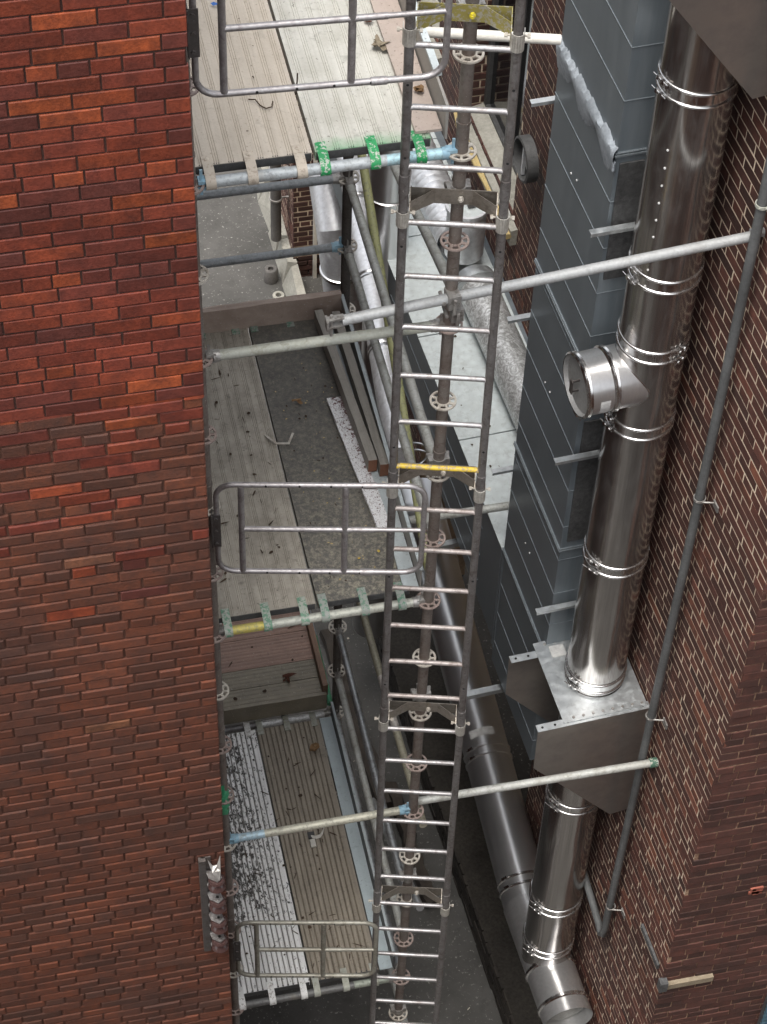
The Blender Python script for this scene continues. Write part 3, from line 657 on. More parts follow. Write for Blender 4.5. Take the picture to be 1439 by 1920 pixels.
deck(-.560, -.085, .035, M['deck_mossy'], 'dark mossy plywood faced plank of the middle deck', (-.535, -.33, -.14), paint('grey_hook', (.28, .30, .27), (.10, .22, .15), .5), .48, .0005, False, zt=0)
deck(-1.075, -.585, -3.965, M['deck_white_grimy'], 'white ribbed plank of the lowest deck, speckled with black grime', (-1.035, -.84, -.635), M['white_hook'], .034, .0055, False, zt=-4)
deck(-.572, -.135, -3.965, M['deck_brown'], 'brown ribbed plank of the lowest deck', (-.55, -.36, -.17), M['pale_green_tube'], .034, .0052, False, zt=-4)

def boardbox(name, lo, hi, mat, label, cat='board', nick=.002, group=None, mats=None, skew=0):
    mb = MB(); K = 12; ax = max(range(3), key=lambda i: hi[i]-lo[i]); vs = []
    o = [i for i in range(3) if i != ax]
    for k in range(K+1):
        t = lo[ax]+(hi[ax]-lo[ax])*k/K
        for (a_, b_) in ((0, 0), (1, 0), (1, 1), (0, 1)):
            p = [0, 0, 0]; p[ax] = t; p[o[0]] = (lo, hi)[a_][o[0]]+random.uniform(-nick, nick); p[o[1]] = (lo, hi)[b_][o[1]]+random.uniform(-nick, nick); p[0] += skew*(t-lo[ax]) if ax == 1 else 0; vs.append(p)
    fs = [(4*k+a_, 4*k+(a_+1) % 4, 4*k+4+(a_+1) % 4, 4*k+4+a_) for k in range(K) for a_ in range(4)]
    if ax == 1: fs = [f[::-1] for f in fs]
    mb.add(vs, fs); mb.add(vs[:4], [(0, 1, 2, 3)], 1 if mats else 0); mb.add(vs[-4:], [(3, 2, 1, 0)], 1 if mats else 0)
    return solo(name, mb, mats or mat, label, cat, group, smooth=False)
# top deck edge
boardbox('plywood_strip', (-.175, .085, 3.044), (-.062, 2.3, 3.056), M['ply_pink'], 'pinkish weathered plywood strip along the right edge of the top deck', 'board')
boardbox('toe_board', (-.056, .06, 3.02), (-.046, 2.3, 3.19), M['steel_board'], 'grey steel toe board standing along the right edge of the top deck', 'board', .001)
boardbox('edge_trim', (-.062, .25, 3.192), (-.032, 2.3, 3.206), M['filler'], 'pale bluish metal strip on top of the grey steel toe board', 'trim', .001)
# middle deck edge
boardbox('painted_board', (-.168, .455, .042), (-.090, 1.40, .062), M['peel'], 'board with peeling white paint over dark red, lying on the middle deck', 'board', .003, skew=-.083)
boardbox('timber', (-.135, .84, .064), (-.088, 1.98, .155), M['wood_grey'], 'left one of the two grey timbers on edge beside the peeling white board', 'timber', .002, mats=[M['wood_grey'], M['wood_end']], skew=-.058)
boardbox('timber', (-.082, .80, .064), (-.037, 1.95, .155), M['wood_grey'], 'right one of the two grey timbers on edge beside the peeling white board', 'timber', .002, mats=[M['wood_grey'], M['wood_end']], skew=-.022)
boardbox('steel_filler', (-.118, .045, .042), (-.040, 2.0, .050), M['filler'], 'pale blue steel filler strip on the near right of the middle deck', 'board', .001)
boardbox('toe_board', (-.034, .06, .03), (-.026, 2.05, .17), M['steel_board'], 'grey steel toe board behind the two timbers of the middle deck', 'board', .001)
boardbox('edge_trim', (-.038, .06, .172), (-.020, 2.05, .180), M['filler'], 'thin pale capping on the toe board of the middle deck', 'trim', .001)
boardbox('toe_timber', (-1.06, 2.03, .03), (-.035, 2.068, .20), M['wood_x'], 'weathered timber toe board across the far end of the middle deck', 'timber', .003)
# lowest deck edge
boardbox('steel_filler', (-.128, .05, -3.962), (-.045, 2.04, -3.952), M['filler_deck3'], 'pale blue steel strip along the right side of the lowest deck', 'board', .001)
boardbox('toe_board', (-.042, .06, -3.97), (-.030, 2.07, -3.83), M['steel_board_dark'], 'dark steel toe board along the right side of the lowest deck', 'board', .001)
boardbox('edge_trim', (-.044, .06, -3.828), (-.028, 2.07, -3.818), M['filler'], 'thin bright capping on the toe board of the lowest deck', 'trim', .001)
# far boards, one bay further
for i, (y0, y1, m, lb) in enumerate(((2.16, 2.30, M['deck_moss2'], 'nearest grey green ribbed board of the far platform'), (2.305, 2.46, M['deck_moss2'], 'middle grey green ribbed board of the far platform'),
                                    (2.465, 2.72, M['deck_rust'], 'reddish ribbed board of the far platform, wet looking'), (2.725, 3.3, M['deck_rust'], 'rearmost reddish ribbed board of the far platform, under the middle deck'))):
    mb = MB(); pr = []; n = int((y1-y0)/.028); z = -3.83
    pr = [(y0, z-.04), (y0, z)]
    p = (y1-y0)/n
    for k in range(n): a = y0+p*k; pr += [(a+p*.15, z-.003), (a+p*.4, z-.003), (a+p*.55, z), (a+p*.95, z)]
    pr += [(y1, z), (y1, z-.04)]; nn = len(pr)
    vs = [(-1.08, y, zz) for y, zz in pr]+[(-.085, y, zz) for y, zz in pr]
    mb.add(vs, [(k, nn+k, nn+k+1, k+1) for k in range(nn-1)]+[(nn-1, 2*nn-1, nn, 0)]); mb.add([vs[0], vs[1], vs[nn-2], vs[nn-1]], [(0, 1, 2, 3)]); mb.add([vs[nn], vs[nn+1], vs[2*nn-2], vs[2*nn-1]], [(3, 2, 1, 0)])
    solo('platform_board', mb, m, lb, 'board', 'boards of the far platform', smooth=False)
boardbox('toe_timber', (-1.08, 2.125, -3.97), (-.06, 2.15, -3.80), M['deck_moss2'], 'dark timber beam at the near end of the far platform', 'timber', .002)
boardbox('toe_timber', (-.082, 2.16, -3.86), (-.045, 3.6, -3.74), M['wood_brown'], 'brown timber toe board on the right of the far platform', 'timber', .002)
mb = MB()
for y_ in (2.3, 3.3): mb.tube((XL+.02, y_, -3.91), (-.02, y_, -3.91), TR, 12)
for x_ in (-1.0, -.15): mb.tube((x_, 3.3, -3.9), (x_, 3.3, GZ), TR, 12)
solo('tube_support', mb, M['tube_dark'], 'tube frame carrying the far platform boards', 'scaffold frame')

# ------------------------------------------------------------------ ladder
LA = R(-15); LX = Vector((math.cos(LA), math.sin(LA), 0)); LY = Vector((-LX.y, LX.x, 0))
def ladc(z): return Vector((-.0575+.0035*(0-z), -.148-.010*(0-z)*1.0+.0, z)) if 0 else Vector((-.0388-.00533*z, -.158+.011*z, z))
lad = thing('access_ladder', ladc(GZ), 'tall steel tube ladder bracketed to the front post in the middle', 'ladder')
zr = [3.632-.3035*i for i in range(-4, 36)]
HW = .205
for s in (-1, 1):
    mb = MB()
    mb.tube(ladc(GZ+.05)+LX*s*HW, ladc(4.9)+LX*s*HW, .0195, 18, n=6)
    for zc in (2.98, 1.17, -.72, -2.6, 4.6): mb.tube(ladc(zc)+LX*s*HW, ladc(zc-.10)+LX*s*HW, .0222, 18)
    obj('rail', mb, M['rail'], lad)
    mb = MB()
    for zc in (3.08, 3.45, 1.35, 2.6, 4.1, -.5, .4): mb.tube(ladc(zc)+LX*s*HW-LY*.0175, ladc(zc)+LX*s*HW-LY*.0202, .006, 8)
    obj('pin_hole', mb, M['hole'], lad)
for i, z in enumerate(zr):
    if z < GZ+.15 or z > 4.8: continue
    a = ladc(z)-LX*(HW-.008); b = ladc(z)+LX*(HW-.008); dn = random.uniform(-.004, .004)
    mb = MB(); mb.sweep([a-Z*.006, a+LX*.02, a.lerp(b, .5)+Z*dn*.4, b-LX*.02, b-Z*.006], .0128, 14)
    m = M['yellow'] if abs(z-1.204) < .1 else (M['rung_rusty'] if -.85 < z < 1.0 else M['rung'])
    obj('rung', mb, m, lad)

def bracket(z, label, yel=False):
    br = thing('ladder_bracket', (0, -.03, z), label, 'bracket', 'ladder brackets on the front post')
    m = paint('bracket_olive_paint', (.28, .24, .07), (.33, .31, .26), .45, .4) if yel else M['bracket']
    c0 = ladc(z); h = .04
    L_, R_ = c0-LX*(HW-.024), c0+LX*(HW-.024)   # just inside the rails
    ctr = Vector((-.0, -.042, z))
    mid = c0+LY*.085
    mb = MB()
    def wallp(pts, hh0, hh1):
        # vertical sheet following pts
        n = len(pts); vs = []
        for k, p in enumerate(pts):
            a = hh0[k]; b = hh1[k]; vs += [p+Z*a, p+Z*b]
        for k in range(n-1):
            q = [vs[2*k], vs[2*k+2], vs[2*k+3], vs[2*k+1]]; nrm = (q[1]-q[0]).cross(q[3]-q[0]).normalized(); mb.plate(q, nrm, .004)
    # back strap, straight between the two arms, and the forward arms with U hooks
    bl = L_+LY*.095; brr = R_+LY*.095
    wallp([L_, bl, brr, R_], [-.085, -h, -h, -.085], [-.005, h, h, -.005])
    # diagonal webs
    for e, s in ((L_, -1), (R_, 1)):
        tip = e+LY*.03-Z*.02; innr = c0+LY*.093+LX*s*.075
        mb.plate([tip+Z*.032, innr+Z*.038, innr-Z*.038, tip-Z*.032], LY, .004)
    obj('plate', mb, m, br, smooth=False)
    for s, e in ((-1, L_), (1, R_)):
        u = MB(); cc = c0+LX*s*HW-Z*.045; rr = .0235; pts = [cc-LX*s*rr+LY*.03]
        for k in range(9):
            a = math.pi*k/8; pts.append(cc-LX*s*rr*math.cos(a)-LY*rr*math.sin(a))
        pts.append(cc+LX*s*rr+LY*.03)
        vs = []
        for p_ in pts: vs += [p_-Z*.04, p_+Z*.04]
        n = len(pts)
        for k in range(n-1):
            q = [vs[2*k], vs[2*k+2], vs[2*k+3], vs[2*k+1]]
            out = ((q[0]+q[1])/2-cc); out.z = 0; u.plate(q, out.normalized(), .004)
        obj('hook_strap', u, galv('strap_'+str(z)+str(s), (.62, .60, .55), .35, (.3, .26, .2), .4, .7), br, smooth=False)
        u = MB(); u.tube(cc+LY*.032-LX*.045, cc+LY*.032+LX*.045, .005, 8); u.tube(cc+LY*.032-LX*.05, cc+LY*.032-LX*.038, .010, 6); u.tube(cc+LY*.032+LX*.05, cc+LY*.032+LX*.038, .010, 6)
        obj('bolt', u, M['rosette_pale'], br)
    u = MB(); mc = c0+LY*.093
    u.tube(mc-LY*.006+LX*.03, mc-LY*.022+LX*.03, .012, 6); u.tube(mc-LY*.022+LX*.03, mc-LY*.03+LX*.03, .006, 10)
    obj('centre_bolt', u, paint('bolt_yellow', (.75, .62, .03), (.5, .42, .1), .2) if yel else M['rosette_pale'], br)
    u = MB(); u.lathe((0, 0, z), [(TR+.001, -.027), (TR+.009, -.027), (TR+.009, .027), (TR+.001, .027)], 20)
    u.box((.0, .045, z), (.03, .035, .05)); u.tube((-.05, .035, z+.005), (.055, .035, z+.005), .006, 8); u.tube((-.052, .035, z+.005), (-.04, .035, z+.005), .012, 6); u.tube((.057, .035, z+.005), (.043, .035, z+.005), .012, 6)
    u.box((-.04, .01, z), (.02, .05, .045)); u.box((.04, .01, z), (.02, .05, .045)); obj('post_clamp', u, M['clamp'], br)
bracket(3.72, 'topmost ladder bracket, with olive paint and a yellow bolt', True)
bracket(2.79, 'second ladder bracket from the top, above the capped vent')
bracket(1.08, 'ladder bracket behind the yellow painted rung')
bracket(-.84, 'fourth ladder bracket down, above the level of the lower cream tie')
bracket(-2.74, 'fifth ladder bracket down, below the lower cream tie')
bracket(-4.45, 'lowest ladder bracket in view, at the very bottom edge')

# ------------------------------------------------------------------ swing gates
def gate(p0, ang, w, h, label, mat, zb, bars=(.12, .62), tilt=0, r=.0135):
    """Loop gate: p0 = lower hinge corner on plan, ang = direction, zb = bottom height."""
    D = Vector((math.cos(ang), math.sin(ang), 0)); Nn = Vector((-D.y, D.x, 0)); o = Vector((p0[0], p0[1], zb))
    g_ = thing('swing_gate', o, label, 'gate', 'swing gates of the scaffold')
    rr = .085; pts = []
    def arc(cx, cz, a0):
        for k in range(7):
            a = a0+math.pi/2*k/6; pts.append(o+D*(cx+rr*math.cos(a))+Z*(cz+rr*math.sin(a)))
    arc(w-rr, rr, -math.pi/2); arc(w-rr, h-rr, 0); arc(rr, h-rr, math.pi/2); arc(rr, rr, math.pi)
    pts.append(pts[0])
    mb = MB(); mb.sweep(pts, r, 14, cap=False); obj('loop', mb, mat, g_)
    for f in bars:
        mb = MB(); mb.tube(o+D*(w*f)+Z*.008, o+D*(w*f)+Z*(h-.008), r*1.12, 14); obj('upright', mb, mat, g_)
    mb = MB(); mb.tube(o+D*(w*bars[0])+Z*h/2, o+D*(w*.76)+Z*h/2, r, 14); obj('mid_rail', mb, mat, g_)
    mb = MB(); mb.tube(o+D*(w*.76)+Z*h/2, o+D*(w-.004)+Z*h/2, r*.82, 14); obj('sliding_rail', mb, mat, g_)
    for zz in (0, h):
        mb = MB(); mb.tube(o+D*(w*.70)+Z*zz, o+D*(w*.765)+Z*zz, r*1.25, 14); obj('sleeve', mb, mat, g_)
    mb = MB()
    for f in (.24, .40, .55, .70):
        for zz in (0, h): mb.tube(o+D*(w*f)+Z*zz-Nn*(r-.002)+Z*.004, o+D*(w*f)+Z*zz-Nn*(r+.0012)+Z*.004, .0055, 8)
    obj('pin_hole', mb, M['hole'], g_)
    mb = MB(); mb.box(o-D*.004+Z*h*.5-Nn*.012, (.045, .006, h*.36), (D, Nn, Z))
    mb.box(o-D*.022+Z*h*.5, (.006, .05, h*.36), (D, Nn, Z))
    for k in (-1, 0, 1): mb.tube(o-D*.004+Z*(h*.5+k*h*.14)-Nn*.014, o-D*.004+Z*(h*.5+k*h*.14)-Nn*.022, .009, 6)
    obj('hinge_plate', mb, M['iron'], g_, smooth=True)
    return g_
gate((-1.072, -.06), R(-11.5), .965, .64, 'loop gate at mid height, closed across the front of the middle deck', M['gate'], .575)
gate((-1.06, -.07), R(-11.5), .835, .655, 'small weathered loop gate low down, across the front of the lowest deck', M['gate_old'], -3.46, bars=(.14, .62))
gate((-1.085, -.11), R(-3), .95, .61, 'topmost loop gate, across the front of the top deck', M['gate'], 3.54, bars=(.11, .62))

# ------------------------------------------------------------------ the shiny vertical flue
FN, FS, FR = .24, .535, .172
fc = W(FN, FS, 0)
AXW = (N1, T1, Z)
flue = thing('steel_flue', W(FN, FS, -5.2), 'mirror polished vertical steel flue pipe on the right with clamped joints and a capped tee', 'flue')
def fz(z): return Vector((fc.x, fc.y, z))
bands = [2.79, 1.66, 1.18, .62, -.51, -1.61, -2.93, -4.22, -4.80]
prev = 4.6
for z in bands+[-5.12]:
    mb = MB(); seg = 64
    mb.lathe(fz(0), [(FR, z+.04), (FR, (prev+z)/2), (FR, prev-.04)], seg); obj('pipe_section', mb, M['flue'], flue); prev = z
mb = MB(); mb.lathe(fz(0), [(FR-.001, 4.56), (FR-.001, 4.64)], 64); 
for i, z in enumerate(bands):
    mb = MB(); g_ = .036
    prof = [(FR, z-g_-.012)]
    for zz in (z-g_, z+g_):
        for k in range(7):
            a = -math.pi/2+math.pi*k/6; prof.append((FR+.001+.0085*math.cos(a), zz+.0085*math.sin(a)))
    prof.append((FR, z+g_+.012)); prof = sorted(prof, key=lambda q: q[1]); mb.lathe(fz(0), prof, 64)
    bnd = obj('locking_band', mb, M['flue_band'], flue)
    ang = (2.9 if i in (0, 1, 3) else (1.15 if i == 2 else 2.6))
    # buckles: angle measured from the wall frame so that 180-ish faces left
    dirv = N1*math.cos(math.pi-ang)*1.0 - T1*math.sin(math.pi-ang) if i != 2 else (N1*-.55 - T1*.83).normalized()
    dirv.normalize(); tang = dirv.cross(Z).normalized()
    for zz in (z-g_, z+g_):
        mb = MB(); c = fz(zz)+dirv*(FR+.016)
        mb.box(c, (.014, .018, .024), (dirv, tang, Z)); mb.box(c+tang*.035, (.014, .016, .022), (dirv, tang, Z)); mb.tube(c-tang*.03, c+tang*.075, .0035, 8); mb.tube(c+tang*.004, c+tang*.03, .0055, 8)
        b_ = obj('buckle', mb, M['flue_band'], bnd, smooth=False); b_.matrix_parent_inverse = Matrix.Identity(4)
# tee with cap to the left
Dt = (N1*.998 - T1*.05).normalized(); Ut = Dt.cross(Z).normalized()
tc = fz(.925); TRD = .162
mb = MB(); mb.lathe(tc, [(TRD+.0, .05), (TRD, .30), (TRD, .375)], 56, (Ut, Z, Dt)); 
tee = obj('tee_branch', mb, M['flue_cap'], flue)
mb = MB()
for k in range(57):
    a = 2*math.pi*k/56; 
pts = []
for k in range(57):
    a = 2*math.pi*k/56; y_, z_ = TRD*math.cos(a), TRD*math.sin(a)
    pts.append(tc+Ut*y_+Z*z_+Dt*math.sqrt(max(0, FR**2-y_**2)))
mb.sweep(pts, .004, 8, cap=False); obj('weld_seam', mb, M['flue_band'], flue)
for l in (.225, .372):
    mb = MB(); mb.lathe(tc, [(TRD, l-.02), (TRD+.009, l-.015), (TRD+.004, l-.004), (TRD+.010, l+.008), (TRD, l+.016)], 56, (Ut, Z, Dt))
    b_ = obj('locking_band', mb, M['flue_band'], flue)
    mb = MB(); c = tc+Dt*l-Z*(TRD+.012)-Ut*.03; mb.box(c, (.022, .04, .014), (Dt, Ut, Z)); mb.tube(c-Ut*.05, c+Ut*.05, .004, 8)
    x_ = obj('buckle', mb, M['flue_band'], b_, smooth=False); x_.matrix_parent_inverse = Matrix.Identity(4)
mb = MB(); mb.lathe(tc+Dt*.366, [(.0005, 0), (TRD-.016, 0), (TRD-.012, .008), (TRD-.004, .020), (TRD, .012)], 56, (Ut, Z, Dt))
cap = obj('cap', mb, galv('tee_cap_steel', (.36, .36, .355), .5, (.2, .2, .19), .3, .5), flue)
mb = MB(); c = tc+Dt*.366
for zz in (-.035, .035): mb.box(c+Dt*.02+Z*zz, (.04, .008, .012), (Dt, Ut, Z))
mb.box(c+Dt*.042, (.006, .03, .085), (Dt, Ut, Z)); x_ = obj('handle', mb, M['iron'], cap, smooth=False); x_.matrix_parent_inverse = Matrix.Identity(4)
def curved_label(c, X_, Y_, Z_, r, a0, a1, h0, h1, name, parent):
    mb = MB(); n = 8; vs = []
    for k in range(n+1):
        a = a0+(a1-a0)*k/n; e = X_*math.cos(a)+Y_*math.sin(a); vs += [c+e*r+Z_*h0, c+e*r+Z_*h1]
    mb.add(vs, [(2*k, 2*k+2, 2*k+3, 2*k+1) for k in range(n)]); return obj(name, mb, M['label'], parent)
curved_label(tc, Ut, Z, Dt, TRD+.0015, R(165), R(215), .255, .305, 'label', flue) if 0 else None
# label on the camera side of the tee
ca = math.atan2(.35, -1.0 if Ut.y > 0 else 1.0)
sgn = -1 if Ut.y > 0 else 1
curved_label(tc, Ut*sgn, Z, Dt, TRD+.0015, R(-32), R(8), .262, .315, 'label', flue)
# small rivets down one side
mb = MB()
for k in range(9):
    c = fz(2.48-.105*k); d_ = (N1*.80-T1*.60).normalized(); mb.tube(c+d_*(FR-.001), c+d_*(FR+.003), .0055, 8)
obj('rivet', mb, M['white_hook'], flue)['kind'] = 'stuff'
# bottom elbow tee with clean-out cap, facing the camera side
tb = W(FN, FS, -5.10)
mb = MB(); mb.lathe(tb, [(FR+.004, -.42), (FR+.004, .52)][::1], 56, (N1, Z, -T1)) ; obj('base_tee', mb, M['flue_cap'], flue)
for l in (.12, .40):
    mb = MB(); mb.lathe(tb, [(FR+.004, l-.018), (FR+.014, l-.01), (FR+.014, l+.01), (FR+.004, l+.018)], 56, (N1, Z, -T1))
    obj('locking_band', mb, M['flue_band'], flue)
mb = MB(); mb.lathe(tb-T1*.40, [(.0005, .02), (FR-.02, .02), (FR-.008, .022), (FR+.002, .012)], 56, (N1, Z, -T1)); cap2 = obj('cap', mb, galv('cleanout_cap_steel', (.34, .34, .32), .5, (.2, .2, .18), .4, .35), flue)
mb = MB(); mb.box(tb-T1*.422, (.05, .004, .055), (N1, T1, Z)); x_ = obj('label', mb, M['label'], cap2, smooth=False); x_.matrix_parent_inverse = Matrix.Identity(4)

# ---- low horizontal brushed flue running away from the base tee
a = W(FN, FS+.40, -5.10); b = W(.03, 4.6, -4.75); d = (b-a).normalized(); s_ = d.cross(Z).normalized(); u_ = s_.cross(d)
hf = thing('horizontal_flue', a, 'long brushed dark flue pipe running low along the wall under the duct', 'flue')
Lh = (b-a).length
mb = MB(); mb.lathe(a, [(FR, 0), (FR, 1.15), (FR, 2.6), (FR, Lh)], 56, (s_, u_, d)); obj('pipe', mb, M['flue_dark'], hf)
for l in (.16, 1.22, 3.0, 4.0):
    for q in (-.035, .035):
        mb = MB(); mb.lathe(a+d*(l+q), [(FR, -.012), (FR+.008, -.006), (FR+.008, .006), (FR, .012)], 56, (s_, u_, d))
        bb_ = obj('locking_band', mb, M['flue_band'] if l < .3 else M['flue_dark'], hf)
        mb = MB(); e = (-s_*.75+u_*.66).normalized(); c = a+d*(l+q)+e*(FR+.012); tg = e.cross(d); mb.box(c, (.022, .05, .010), (d, tg, e)); mb.tube(c-tg*.04, c+tg*.04, .003, 6)
        x_ = obj('buckle', mb, M['flue_band'], bb_, smooth=False); x_.matrix_parent_inverse = Matrix.Identity(4)
curved_label(a+d*1.36, u_, s_, d, FR+.0015, R(-42), R(22), -.03, .035, 'label', hf)

# ------------------------------------------------------------------ support bracket assemblies (lower and upper)
def support(zt, label, upper=False):
    s = thing('flue_support', W(.3, .5, zt-.4), label, 'support bracket', 'flue support brackets on the right wall')
    n1_ = .690
    for sn in (.225, .775):
        mb = MB(); mb.plate([W(.0, sn, zt), W(n1_, sn, zt), W(n1_-.006, sn, zt-.38), W(.125, sn, zt-1.11), W(0.0, sn, zt-1.09)], T1, .004)
        obj('side_plate', mb, M['support'], s, smooth=False)
        mb = MB(); mb.box(W(n1_/2, sn+.022*(1 if sn < .5 else -1)+.0, zt+.0035), (n1_, .05, .004), (N1, T1, Z))
        fl = obj('flange', mb, M['galv_plate'], s, smooth=False)
        mb = MB()
        for k in range(9):
            mb.tube(W(.04+k*.077, sn+.022*(1 if sn < .5 else -1), zt+.005), W(.04+k*.077, sn+.022*(1 if sn < .5 else -1), zt+.0068), .008, 8)
        x_ = obj('bolt_hole', mb, M['hole'], fl, smooth=False); x_.matrix_parent_inverse = Matrix.Identity(4); x_['kind'] = 'stuff'
    # square top plate with round opening around the flue
    mb = MB(); c = W(FN, FS, zt+.012); nseg = 48; hx, hy = .30, .295; vs = []
    for k in range(nseg):
        a_ = 2*math.pi*k/nseg; ca_, sa_ = math.cos(a_), math.sin(a_); m_ = 1/max(abs(ca_)/min(.99, 1), abs(sa_))
        o_ = c+N1*(ca_*m_*.26+.03)+T1*(sa_*m_*hy); i_ = c+N1*(ca_*(FR+.004))+T1*(sa_*(FR+.004))
        vs += [i_, o_, i_-Z*.004, o_-Z*.004]
    mb.add(vs, [(4*k, 4*k+1, 4*((k+1) % nseg)+1, 4*((k+1) % nseg)) for k in range(nseg)]+[(4*k+1, 4*k+3, 4*((k+1) % nseg)+3, 4*((k+1) % nseg)+1) for k in range(nseg)])
    obj('top_plate', mb, M['galv_plate'], s, smooth=False)
    mb = MB()
    for k in range(8):
        for ss in (-.27, .27): p_ = W(FN-.2+k*.06+.0, FS+ss, zt+.012); mb.tube(p_, p_+Z*.006, .009, 6)
    x_ = obj('bolt', mb, M['clamp'], s, smooth=False); x_['kind'] = 'stuff'
    mb = MB(); mb.box(W(.40, .74, zt+.0145), (.09, .085, .002), (N1, T1, Z)); obj('label', mb, M['label'], s, smooth=False)
    mb = MB(); mb.box(W(.35, FS-.02, zt-.30), (.66, .46, .05), (N1, T1, Z)); 
    return s
support(-1.69, 'lower galvanised support bracket with sloped side plates holding the flue to the wall')
support(4.00, 'upper grey sheet steel flue bracket poking into the top right corner')

# ------------------------------------------------------------------ big blue grey duct: riser + low run
duct = thing('ventilation_duct', W(.24, 1.2, -3), 'blue grey sheet clad ventilation duct, tall riser turning into a low run up the alley', 'duct')
DN0, DN1, S0, S1 = .015, .45, .80, 1.62
ZT = -1.80
def wbox(mb, n0, n1, s0, s1, z0, z1, mi=0):
    mb.hexa([W(n0, s0, z0), W(n0, s1, z0), W(n1, s1, z0), W(n1, s0, z0), W(n0, s0, z1), W(n0, s1, z1), W(n1, s1, z1), W(n1, s0, z1)][::1], mi)
def fbox(mb, pts, mi=0): mb.hexa(pts, mi)
mb = MB(); wbox(mb, DN0, DN1, S0, S1, -2.92, 5.0); obj('riser', mb, M['duct'], duct, smooth=False)
mb = MB()
fbox(mb, [W(DN0-.25, S1+.003, -2.76), W(DN0-.35, 7.5, -2.3), W(DN1-.004, 7.5, -2.3), W(DN1-.004, S1+.003, -2.76), W(DN0-.25, S1+.003, ZT), W(DN0-.35, 7.5, ZT), W(DN1-.004, 7.5, ZT), W(DN1-.004, S1+.003, ZT)]); obj('low_run', mb, M['duct'], duct, smooth=False)
mb = MB()
yy = S1+.004; 
while yy < 7.4:
    l = .95; q = min(7.45, yy+l)
    fbox(mb, [W(DN0-.25, yy, ZT+.002), W(DN0-.25, q-.008, ZT+.002), W(DN1+.004, q-.008, ZT+.002), W(DN1+.004, yy, ZT+.002), W(DN0-.25, yy, ZT+.006+random.uniform(0, .004)), W(DN0-.25, q-.008, ZT+.006), W(DN1+.004, q-.008, ZT+.006), W(DN1+.004, yy, ZT+.010)]); yy += l
obj('top_sheet', mb, M['duct_top'], duct, smooth=False)
mb = MB()
z = 4.9
while z > -2.9:
    dz = random.uniform(-.004, .004)
    wbox(mb, DN1+.0002, DN1+.0035, S0-.002, S1, z+dz, z+dz+.003); wbox(mb, DN0, DN1+.0035, S0-.0035, S0-.0002, z+dz, z+dz+.003); z -= .304
for z in (-2.05, -2.32, -2.58):
    wbox(mb, DN1-.0038, DN1-.001, S1+.4, 4.2, z, z+.004)
obj('lap_seam', mb, M['seam'], duct, smooth=False)['kind'] = 'stuff'
mb = MB()
for z_ in (1.62, .10, -1.32, -2.55):
    for s_k in (S0+.42, S0+.50): c_ = W(DN1+.0, s_k, z_+random.uniform(-.02, .02)); mb.tube(c_, c_+N1*.004, .0055, 8)
    for n_k in (.12, .30): c_ = W(n_k, S0, z_-.12); mb.tube(c_, c_-T1*.004, .0055, 8)
obj('rivet', mb, M['white_hook'], duct)['kind'] = 'stuff'
for z in (2.15, .70, -.78, -1.77):
    mb = MB(); wbox(mb, DN1, DN1+.011, S0-.011, S1+.01, z-.008, z+.003); wbox(mb, DN0, DN1, S0-.011, S0-.0005, z-.008, z+.003); wbox(mb, DN1, DN1+.008, S0-.008, S1+.01, z+.010, z+.016); wbox(mb, DN0, DN1, S0-.008, S0-.0005, z+.010, z+.016)
    obj('flange', mb, M['seam'], duct, smooth=False)
mb = MB()   # smeared mastic along the upper flange
rows = 3; K = 60; vs = []
prof_w = [random.uniform(.5, 1) for _ in range(K+1)]
for k in range(K+1):
    s_k = S0-.012+(S1-S0+.02)*k/K; up = .035+.03*random.random(); dn = .06+.10*abs(math.sin(k*.13+.5))*random.uniform(.75, 1.1)
    vs += [W(DN1+.001, s_k, 2.15+up), W(DN1+.019+random.uniform(0, .006), s_k, 2.15+.022), W(DN1+.021+random.uniform(0, .004), s_k, 2.15-.018), W(DN1+.001, s_k, 2.15-dn)]
mb.add(vs, [(4*k+j, 4*k+4+j, 4*k+5+j, 4*k+1+j) for k in range(K) for j in range(3)])
mb.sweep([W(DN1+.012, S0-.01, 2.15-.06+.03*math.sin(k)) for k in range(5)], .008, 6)
obj('mastic', mb, M['mastic'], duct)
for n__, z0_, z1_ in ((.02, 1.35, 2.10), (.03, -.7, .3)):
    mb = MB(); wbox(mb, DN0, DN1-n__, S0-.012, S0-.002, z0_, z1_); obj('foil_patch', mb, M['dark_insul'], duct, smooth=False)
mb = MB(); wbox(mb, DN1+.0, DN1+.006, S1-.012, S1+.004, -2.78, ZT+.02); wbox(mb, DN1, DN1+.006, S1+.02, S1+.032, -2.78, ZT); obj('corner_seam', mb, M['seam'], duct, smooth=False)
for (sx, z, n0_, n1_, s0_) in ((0, 1.735, -.02, .565, S0-.05), (0, .085, -.02, .59, S0-.05), (0, -1.24, -.02, .58, S0-.05), (1, 1.76, 0, .56, S1+.07), (1, .23, 0, .57, S1+.06), (1, -1.06, 0, .57, S1+.06)):
    mb = MB(); wbox(mb, DN0, n1_-.01, s0_-.017, s0_+.014, z-.002, z+.001); wbox(mb, DN0, n1_-.01, s0_-.020, s0_-.017, z-.020, z+.001)
    obj('angle_strap', mb, M['galv_plate'], duct, smooth=False)
for s_k, z in ((1.46, -3.05), (2.6, -2.9)):
    mb = MB(); wbox(mb, -.2, .66, s_k, s_k+.04, z-.003, z+.001); wbox(mb, -.2, .66, s_k-.004, s_k, z-.04, z+.001); obj('angle_strap', mb, M['galv_plate'], duct, smooth=False)

